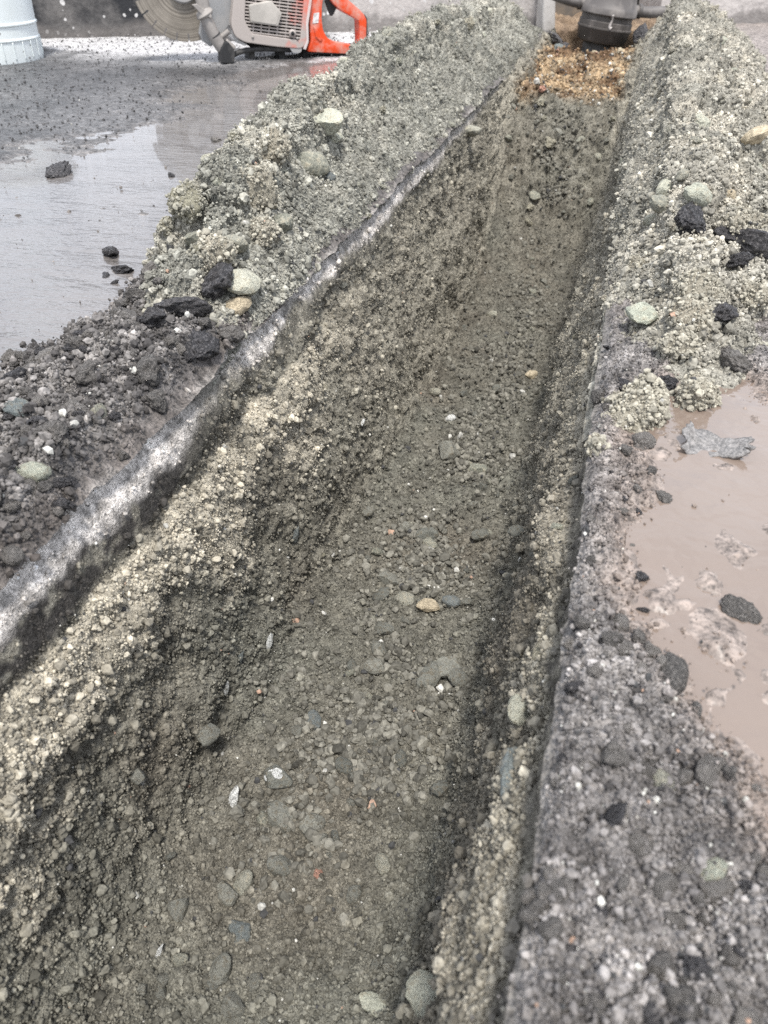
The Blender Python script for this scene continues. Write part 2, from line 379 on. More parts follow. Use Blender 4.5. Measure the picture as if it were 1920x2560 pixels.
warp = F2 + .03 * np.stack([fbm(F2, 14, 2, 100), fbm(F2, 14, 2, 101), np.zeros(len(F2))], 1)
fold = 1 - np.abs(fbm(warp, 24, 2, 102)); fold = sm(.72, 1.0, fold)
l4, r4 = lumps(F2, 22, 103)
z = .001 + rfr * (.003 + .007 * l1 * (r1 > .25) + .005 * l2 * (r2 > .2) + .0022 * l3 + .004 * fbm(F2, 22, 2, 104)) 
z += mudm * (-.0042 + .0030 * fbm(warp, 13, 2, 105) + .0022 * fold + .005 * l1 * (r1 > .86) * (l1 > .2) + .0003 * fbm(F2, 120, 2, 106) + .004 * sm(.6, .9, r4) * l4)
z += (1 - near) * .002 * fbm(F2, 30, 3, 107)
z -= .005 * (1 - sm(0, .012, edge_d))
F2[:, 2] = z
m2 = fbm(F2, 60, 3, 108); m3 = vn(F2, 300, 109)
c = lerp(np.array([.12, .112, .108]), np.array([.28, .262, .25]), np.clip(.42 + .6 * fbm(F2, 45, 3, 110) + .35 * (r2 - .5), 0, 1)[:, None])
c = lerp(c, np.array([.20, .165, .143]), np.clip(sm(-.05, .0, mud) * .6 + mudm, 0, 1)[:, None])
c = lerp(c, np.array([.26, .225, .205]), ((1 - near) * .8)[:, None])
c = lerp(c, np.array([.12, .112, .10]), ((1 - sm(.0, .006, edge_d)) * .7)[:, None])
c = c * (1 + (.22 * m2 + .22 * m3) * (1 - .75 * mudm))[:, None]; CR = np.clip(c, .01, .8)
me = mesh_from('asphalt_pavement', F2, grid_faces(len(pave_rows), len(offr))); set_col(me, 'col', CR); set_f(me, 'wet', np.clip(.22 + .56 * mudm - .2 * rfr, 0, 1)); set_f(me, 'relief', np.clip(1 - .93 * sm(.2, .8, mudm), .05, 1))
me.materials.append(M_PAVE); tag(link(bpy.data.objects.new('asphalt_pavement', me)), kind='structure')
nn, aa = grid_normals(F2.reshape(len(pave_rows), len(offr), 3)); nn = nn * np.sign(nn[..., 2:3])
SURF_R = dict(P=F2, N=nn.reshape(-1, 3), C=CR, A=aa.ravel(), rub=rfr, mud=mudm)

# standing water: level sheets that the bumpy ground rises through
def water_mat(name, colr, ripple, spec=.9, coat=.6, stretch=2.6, fine=34):
    m, nt, b = new_mat(name); co = coords(nt)
    mp = nd(nt, 'ShaderNodeMapping'); mp.inputs['Rotation'].default_value = (0, 0, R(-12)); mp.inputs['Scale'].default_value = (1, stretch, 1)
    nt.links.new(co, mp.inputs['Vector'])
    n1 = noise(nt, mp.outputs[0], fine, 3, .55); n2 = noise(nt, mp.outputs[0], 6, 2, .5)
    nt.links.new(mix_col(nt, n2, colr, tuple(x * .8 for x in colr)), b.inputs['Base Color'])
    b.inputs['Roughness'].default_value = .045; b.inputs['IOR'].default_value = 1.42
    b.inputs['Specular IOR Level'].default_value = spec; b.inputs['Coat Weight'].default_value = coat; b.inputs['Coat Roughness'].default_value = .05
    p = bump(nt, b, n2, ripple * 2.2); bump(nt, b, n1, ripple, 1, p)
    return m
def sheet(name, x0, x1, y0, y1, z, mat):
    me = mesh_from(name, [(x0, y0, z), (x1, y0, z), (x1, y1, z), (x0, y1, z)], [(0, 1, 2, 3)]); me.materials.append(mat)
    return tag(link(bpy.data.objects.new(name, me)), kind='structure')
sheet('puddle', -2.9, XL - .10, .36, 3.0, .0002, water_mat('muddy_water', (.17, .155, .145), .0055))
sheet('puddle', XR + .035, 1.2, .2, .78, .0004, water_mat('pink_muddy_water', (.215, .168, .138), .0035, .8, .4, 1.2, 18))
# ground beyond, out to the horizon
def frame_sheet(name, outer, inner, z, mat):
    a, b_ = outer, inner
    V = [(a[0], a[2], z), (a[1], a[2], z), (a[1], a[3], z), (a[0], a[3], z), (b_[0], b_[2], z), (b_[1], b_[2], z), (b_[1], b_[3], z), (b_[0], b_[3], z)]
    me = mesh_from(name, V, [(0, 1, 5, 4), (1, 2, 6, 5), (2, 3, 7, 6), (3, 0, 4, 7)], False); me.materials.append(mat)
    return tag(link(bpy.data.objects.new(name, me)), kind='structure')
mg, nt, b = new_mat('far_asphalt'); co = coords(nt)
nt.links.new(mix_col(nt, noise(nt, co, 1.5, 5), (.10, .098, .096), (.2, .19, .18)), b.inputs['Base Color']); b.inputs['Roughness'].default_value = .6
frame_sheet('ground', (-150, 150, -150, 150), (-3.2, 1.6, -.58, 4.45), -.004, mg)

# ------------------------------------------------------------------ spoil heaps
def heap(name, sign, xe, rows, ncol, crest_off, crest_h, out_off, seed, ctab, label):
    ys = ramp_rows(rows[0], rows[1], .0027, .5); s = np.linspace(0, 1, ncol)
    Yg, Sg = np.meshgrid(ys, s, indexing='ij')
    co_, h_, oo_ = ip(Yg, *crest_off), ip(Yg, *crest_h), ip(Yg, *out_off)
    d = Sg * oo_
    t_in = np.clip(d / co_, 0, 1); t_out = np.clip((d - co_) / (oo_ - co_), 0, 1)
    zin = t_in ** .92; zo = 1 - t_out ** 1.25
    z = h_ * np.where(d < co_, zin, zo)
    x = xe + sign * (d - (.006 if sign > 0 else -.003)) + (wob(ys)[:, None] * np.exp(-d / .05) if sign < 0 else 0)
    Pg = np.stack([x, Yg, z], -1)
    for _ in range(6):
        Q = Pg.copy(); Q[:, 1:-1, 2] = (Pg[:, :-2, 2] + Pg[:, 1:-1, 2] * 2 + Pg[:, 2:, 2]) / 4; Pg = Q
    Ng, _ = grid_normals(Pg); Ng = Ng * np.sign(Ng[..., 2:3])
    Fp = Pg.reshape(-1, 3); nn = Ng.reshape(-1, 3); tin = Sg.ravel(); dd = d.ravel(); cc = co_.ravel()
    inner = 1 - sm(.55, 1.0, dd / cc); hh = h_.ravel()
    l1, r1 = lumps(Fp, 30, seed); l2, r2 = lumps(Fp, 62, seed + 4); l3, r3 = lumps(Fp, 140, seed + 8)
    e = sm(0, .035, hh)
    dis = (.016 * fbm(Fp, 8, 3, seed + 11) + .022 * l1 * (r1 > .4) * (1 - .85 * inner) + .012 * l2 * (r2 > .3) * (1 - .6 * inner) + .0038 * l3 + .003 * fbm(Fp, 60, 3, seed + 14)) * lerp(.35, 1, sm(0, .03, dd)) * e
    Pd = Fp + nn * dis[:, None]
    Pd[:, 2] -= .012 * sm(.93, 1.0, tin) + .012 * (1 - e) + (.016 if sign > 0 else .010) * (1 - sm(0, .018, dd + .006 * fbm(Fp, 30, 2, seed + 30)))
    m1 = np.clip(.5 + .8 * fbm(Fp, 9, 3, seed + 20), 0, 1); m2 = fbm(Fp, 48, 3, seed + 21); m3 = vn(Fp, 280, seed + 22)
    c = lerp(np.array(ctab[0]), np.array(ctab[1]), m1[:, None])
    c = lerp(c, np.array(ctab[2]), (np.clip(.8 * sm(.1, .7, fbm(Fp, 20, 3, seed + 23)), 0, 1) * (1 - .6 * inner))[:, None])
    c = c * (1 + .22 * m2 + .22 * m3 + .2 * (r2 - .5))[:, None]; c = np.clip(c, .012, .8)
    me = mesh_from(name, Pd, grid_faces(len(ys), ncol)); set_col(me, 'col', c); me.materials.append(M_SOIL)
    tag(link(bpy.data.objects.new(name, me)), label, 'soil heap', 'spoil heaps along the trench')
    n3, a3 = grid_normals(Pd.reshape(len(ys), ncol, 3)); n3 = n3 * np.sign(n3[..., 2:3])
    return dict(P=Pd, N=n3.reshape(-1, 3), C=c, A=a3.ravel(), inner=inner, e=e)
SURF_HL = heap('spoil_heap', -1, XL, (.60, 3.66), 230,
               [(.6, .06), (.8, .085), (1.0, .115), (1.3, .14), (3.6, .155)],
               [(.6, .0), (.68, .018), (.78, .045), (.9, .083), (1.0, .108), (1.15, .118), (1.35, .117), (1.65, .133), (1.95, .142), (2.4, .138), (3.0, .125), (3.4, .112), (3.55, .07), (3.66, .0)],
               [(.6, .11), (.75, .14), (.9, .165), (1.0, .195), (1.2, .25), (1.5, .31), (3.6, .33)], 200,
               [(.20, .197, .17), (.29, .282, .243), (.37, .35, .295)], 'long grey-green heap of dug-out soil along the left edge of the trench')
SURF_HR = heap('spoil_heap', 1, XR, (.62, 3.66), 230,
               [(.6, .06), (.8, .075), (1.2, .085), (2, .09), (3.6, .10)],
               [(.62, .0), (.74, .014), (.85, .036), (1.0, .066), (1.2, .092), (1.6, .120), (2.1, .138), (2.8, .150), (3.2, .142), (3.45, .09), (3.66, .0)],
               [(.62, .12), (.8, .16), (1.1, .22), (2, .31), (3, .35), (3.6, .35)], 260,
               [(.24, .23, .196), (.345, .326, .278), (.42, .39, .325)], 'long grey-tan heap of dug-out soil along the right edge of the trench')

# ------------------------------------------------------------------ loose crumbs: geometry-node instances on scattered points
def rocks_tree(name, mat, variants=6, sub=1, lump=.42):
    ng = bpy.data.node_groups.new(name, 'GeometryNodeTree')
    ng.interface.new_socket('Geometry', in_out='INPUT', socket_type='NodeSocketGeometry')
    ng.interface.new_socket('Geometry', in_out='OUTPUT', socket_type='NodeSocketGeometry')
    N_ = ng.nodes; L_ = ng.links
    gi = N_.new('NodeGroupInput'); go = N_.new('NodeGroupOutput')
    gti = N_.new('GeometryNodeGeometryToInstance')
    for v in range(variants):
        ico = N_.new('GeometryNodeMeshIcoSphere'); ico.inputs['Radius'].default_value = .5; ico.inputs['Subdivisions'].default_value = sub + 1 - (v % 2)
        sp = N_.new('GeometryNodeSetPosition'); nz = N_.new('ShaderNodeTexNoise'); nz.noise_dimensions = '4D'
        nz.inputs['W'].default_value = v * 7.3; nz.inputs['Scale'].default_value = 1.9; nz.inputs['Detail'].default_value = 3
        sub_ = N_.new('ShaderNodeVectorMath'); sub_.operation = 'SUBTRACT'; sub_.inputs[1].default_value = (.5, .5, .5)
        sc = N_.new('ShaderNodeVectorMath'); sc.operation = 'SCALE'; sc.inputs['Scale'].default_value = lump * 2.4
        L_.new(nz.outputs['Color'], sub_.inputs[0]); L_.new(sub_.outputs[0], sc.inputs[0])
        L_.new(ico.outputs[0], sp.inputs['Geometry']); L_.new(sc.outputs[0], sp.inputs['Offset'])
        sm_ = N_.new('GeometryNodeSetMaterial'); sm_.inputs['Material'].default_value = mat
        L_.new(sp.outputs[0], sm_.inputs['Geometry']); L_.new(sm_.outputs[0], gti.inputs[0])
    iop = N_.new('GeometryNodeInstanceOnPoints'); iop.inputs['Pick Instance'].default_value = True
    at = {}
    for nm, ty in (('rot', 'FLOAT_VECTOR'), ('siz', 'FLOAT_VECTOR'), ('pick', 'INT')):
        a = N_.new('GeometryNodeInputNamedAttribute'); a.data_type = ty; a.inputs['Name'].default_value = nm; at[nm] = a.outputs[0]
    L_.new(gi.outputs[0], iop.inputs['Points']); L_.new(gti.outputs[0], iop.inputs['Instance'])
    L_.new(at['pick'], iop.inputs['Instance Index']); L_.new(at['rot'], iop.inputs['Rotation']); L_.new(at['siz'], iop.inputs['Scale'])
    L_.new(iop.outputs[0], go.inputs[0])
    return ng
GN = rocks_tree('crumb_instances', M_CRUMB)
PXM = 1862.0
def scatter(name, S, dens, n, smin, smax, alpha, label, cat, sink=.15, var=.28, odd=.02, tint=None, pxmin=3.2):
    """n crumbs over surface S, weighted by how large the surface shows; sizes follow a power law"""
    u, v, w = proj(S['P']); vis = (w > .1) & (u > -350) & (u < 2270) & (v > -250) & (v < 2860)
    wt = S['A'] * dens * vis / np.maximum(w, .2) ** 1.7
    idx = RNG.choice(len(wt), n, p=wt / wt.sum())
    r = RNG.random(n); size = (smin ** (1 - alpha) + r * (smax ** (1 - alpha) - smin ** (1 - alpha))) ** (1 / (1 - alpha))
    size = np.maximum(size, pxmin * w[idx] / PXM)
    cell = np.sqrt(S['A'][idx])[:, None]
    pos = S['P'][idx] + RNG.normal(0, .5, (n, 3)) * cell + S['N'][idx] * (size * (.5 - sink) * RNG.uniform(.2, 1, n))[:, None]
    col = S['C'][idx] * np.exp(np.minimum(RNG.normal(-.03, var, n), .30))[:, None]
    if tint is not None: col = lerp(col, tint(idx), .5)
    o_ = RNG.random(n)
    k1 = o_ < odd; col[k1] = np.array([.52, .51, .47]) * RNG.uniform(.6, 1.25, (k1.sum(), 1)); col[(o_ > odd) & (o_ < odd * 1.12)] = (.40, .27, .20); col[(o_ > 1 - odd * 2)] = (.06, .06, .06)
    me = bpy.data.meshes.new(name); me.vertices.add(n); me.vertices.foreach_set('co', pos.astype(np.float32).ravel())
    a = me.attributes.new('rot', 'FLOAT_VECTOR', 'POINT'); a.data.foreach_set('vector', RNG.uniform(0, 6.28, (n, 3)).astype(np.float32).ravel())
    a = me.attributes.new('siz', 'FLOAT_VECTOR', 'POINT'); a.data.foreach_set('vector', (size[:, None] * RNG.uniform(.7, 1.25, (n, 3))).astype(np.float32).ravel())
    a = me.attributes.new('pick', 'INT', 'POINT'); a.data.foreach_set('value', RNG.integers(0, 6, n).astype(np.int32))
    set_col(me, 'col', np.clip(col, .012, .85))
    o = link(bpy.data.objects.new(name, me)); md = o.modifiers.new('instances', 'NODES'); md.node_group = GN
    return tag(o, label, cat, kind='stuff')
T = SURF_T
scatter('gravel', T, (1 - T['sawn'] * (.9 - .35 * sm(.5, .7, T['P'][:, 1]))) * (1 + .6 * T['flo'] + .5 * T['tan']) * (1 - T['end']), 210000, .0012, .010, 3.5, 'fine damp gravel and crumbs over the trench floor and walls', 'gravel', sink=.16, odd=.004, pxmin=2.2, var=.38)
scatter('gravel', T, T['end'] + 1e-9, 9000, .003, .02, 2.8, 'orange and brown crumbled fill at the far end of the trench', 'gravel', odd=.05)
scatter('soil_crumbs', SURF_HL, SURF_HL['e'] * (1.2 - .2 * SURF_HL['inner']), 110000, .0014, .012, 3.4, 'dry grey-green crumbs covering the left soil heap', 'soil crumbs', var=.36, sink=.16, odd=.003, pxmin=2.4)
scatter('soil_crumbs', SURF_HR, SURF_HR['e'] * (1.2 - .2 * SURF_HR['inner']), 95000, .0014, .012, 3.4, 'dry grey-tan crumbs covering the right soil heap', 'soil crumbs', var=.36, sink=.16, odd=.003, pxmin=2.4)
scatter('asphalt_rubble', SURF_L, SURF_L['rub'] + .006, 36000, .0014, .010, 3.0, 'dark broken asphalt rubble on the ground left of the trench', 'rubble', var=.4, odd=.008, sink=.25, pxmin=2.6)
old = (1 - SURF_L['wet']) * (1 - SURF_L['rub']) * (SURF_L['P'][:, 1] > .9)
scatter('asphalt_grit', dict(SURF_L, C=np.tile([[.095, .093, .094]], (len(SURF_L['P']), 1))), old + 1e-9, 8000, .003, .007, 2.6, 'coarse stones in the worn wet asphalt towards the back wall', 'grit', var=.3, sink=.55, odd=.004, pxmin=3.0)
mid = np.exp(-((T['P'][:, 0] + .17) / .06) ** 2) * sm(-.25, .35, fbm(T['P'], 9, 3, 640))
scatter('gravel', dict(T, C=np.tile([[.158, .151, .128]], (len(T['P']), 1))), T['flo'] * (mid + .05) * (1 - T['end']) * sm(.22, .6, T['P'][:, 1]) + 1e-9, 7000, .0035, .014, 2.5, 'loose angular rubble strewn down the middle of the trench floor', 'gravel', sink=-.06, odd=.012, var=.36)
scatter('asphalt_rubble', SURF_R, SURF_R['rub'] + .004 * SURF_R['mud'], 45000, .0008, .0055, 3.0, 'loose grey grit and rubble on the ground right of the trench', 'rubble', var=.36, odd=.012, sink=.3, pxmin=3)

# ------------------------------------------------------------------ stones, clods and asphalt lumps: one object each
def ico(sub):
    bm = bmesh.new(); bmesh.ops.create_icosphere(bm, subdivisions=sub, radius=1)
    V = np.array([v.co[:] for v in bm.verts]); Fc = np.array([[v.index for v in f.verts] for f in bm.faces]); bm.free()
    return V, Fc
def rock_mesh(kind, seed, mat):
    rg = np.random.default_rng(seed)
    V, Fc = ico(4 if kind in ('clod', 'lump') else 3)
    o = rg.uniform(0, 50, 3)
    if kind == 'angular':
        p = V * (1 + .12 * fbm(V + o, 1.1, 2, seed))[:, None]
        for _ in range(11):
            n = rg.normal(size=3); n /= np.linalg.norm(n); d = rg.uniform(.5, .85); s = p @ n; k = s > d; p[k] -= ((s[k] - d) * .97)[:, None] * n
        p *= rg.uniform([.95, .65, .5], [1.1, .9, .72]); p += V * (.035 * fbm(V + o, 4, 3, seed + 1))[:, None]
    elif kind == 'round':
        p = V * (1 + .18 * fbm(V + o, 1.0, 2, seed))[:, None]
        for _ in range(4):
            n = rg.normal(size=3); n /= np.linalg.norm(n); d = rg.uniform(.75, .95); s = p @ n; k = s > d; p[k] -= ((s[k] - d) * .7)[:, None] * n
        p *= rg.uniform([1.0, .62, .48], [1.12, .85, .7]); p += V * (.05 * fbm(V + o, 3.5, 4, seed + 1, .6))[:, None]
    elif kind == 'blade':
        p = V.copy()
        for _ in range(12):
            n = rg.normal(size=3); n /= np.linalg.norm(n); d = rg.uniform(.45, .8); s = p @ n; k = s > d; p[k] -= ((s[k] - d) * .98)[:, None] * n
        p = p * np.array([1.25, .5, .3]); p += V * (.05 * fbm(V + o, 3, 4, seed + 1))[:, None]
    elif kind == 'lump':
        p = V * (1 + .22 * fbm(V + o, 1.1, 2, seed))[:, None]
        for _ in range(10):
            n = rg.normal(size=3); n /= np.linalg.norm(n); d = rg.uniform(.42, .8); s = p @ n; k = s > d; p[k] -= ((s[k] - d) * .96)[:, None] * n
        q, r_ = lumps(V + o, 4.5, seed); p += V * (.10 * q + .15 * fbm(V + o, 3.0, 4, seed + 1, .66))[:, None]
        p *= rg.uniform([.95, .7, .5], [1.15, .95, .75])
    else:
        q, r_ = lumps(V + o, 2.2, seed); q2, _r = lumps(V + o, 5.2, seed + 5); q3, _r = lumps(V + o, 11, seed + 9)
        p = V * (1 + .42 * fbm(V + o, 1.2, 2, seed))[:, None]
        for _ in range(6):
            n = rg.normal(size=3); n /= np.linalg.norm(n); d = rg.uniform(.5, .85); s = p @ n; k = s > d; p[k] -= ((s[k] - d) * .85)[:, None] * n
        p = p + V * (.12 * q + .14 * q2 + .07 * q3 + .07 * fbm(V + o, 6, 3, seed + 3))[:, None]; p *= rg.uniform([.85, .7, .6], [1.0, .9, .8])
    me = mesh_from('rock', p, Fc, smooth=True); me.materials.append(mat)
    if kind in ('angular', 'blade', 'round'): me.set_sharp_from_angle(angle=R(16 if kind != 'round' else 24))
    return me
_cache = {}
def rock(kind, var, mat):
    k = (kind, var, mat.name)
    if k not in _cache: _cache[k] = rock_mesh(kind, 300 + var * 13 + len(kind) * 101, mat)
    return _cache[k]
ALLP = np.concatenate([S['P'] for S in (SURF_T, SURF_L, SURF_R, SURF_HL, SURF_HR)]); ALLN = np.concatenate([S['N'] for S in (SURF_T, SURF_L, SURF_R, SURF_HL, SURF_HR)])
AU, AV, AW = proj(ALLP); _ok = AW > .05; ALLP, ALLN, AU, AV, AW = ALLP[_ok], ALLN[_ok], AU[_ok], AV[_ok], AW[_ok]
def pick(u, v):
    """the soil point seen at photo pixel (u, v)"""
    for r in (6, 12, 30, 80):
        m = np.nonzero((np.abs(AU - u) < r) & (np.abs(AV - v) < r))[0]
        if len(m):
            i = m[np.argmin(AW[m] + .002 * np.hypot(AU[m] - u, AV[m] - v))]; return ALLP[i], ALLN[i], AW[i]
    p = on_z(u, v); return p, np.array([0, 0, 1.]), (p - _C) @ _fw
def put(name, kind, mat, p, n, size, sink=.25, rot=None, var=None, stretch=None):
    var = random.randrange(5) if var is None else var
    o = bpy.data.objects.new(name, rock(kind, var, mat)); link(o)
    h = size / 2
    o.location = Vector(p) + Vector(n) * h * (.55 - sink)
    o.rotation_euler = rot or (random.uniform(-.5, .5), random.uniform(-.5, .5), random.uniform(0, 6.28))
    o.scale = (h, h, h) if stretch is None else tuple(h * s for s in stretch)
    return o
def at_px(name, kind, mat, u, v, px, label, cat, sink=.25, rot=None, var=None, stretch=None, group=None):
    p, n, w = pick(u, v); o = put(name, kind, mat, p, n, px * w / FPX, sink, rot, var, stretch)
    return tag(o, label, cat, group)
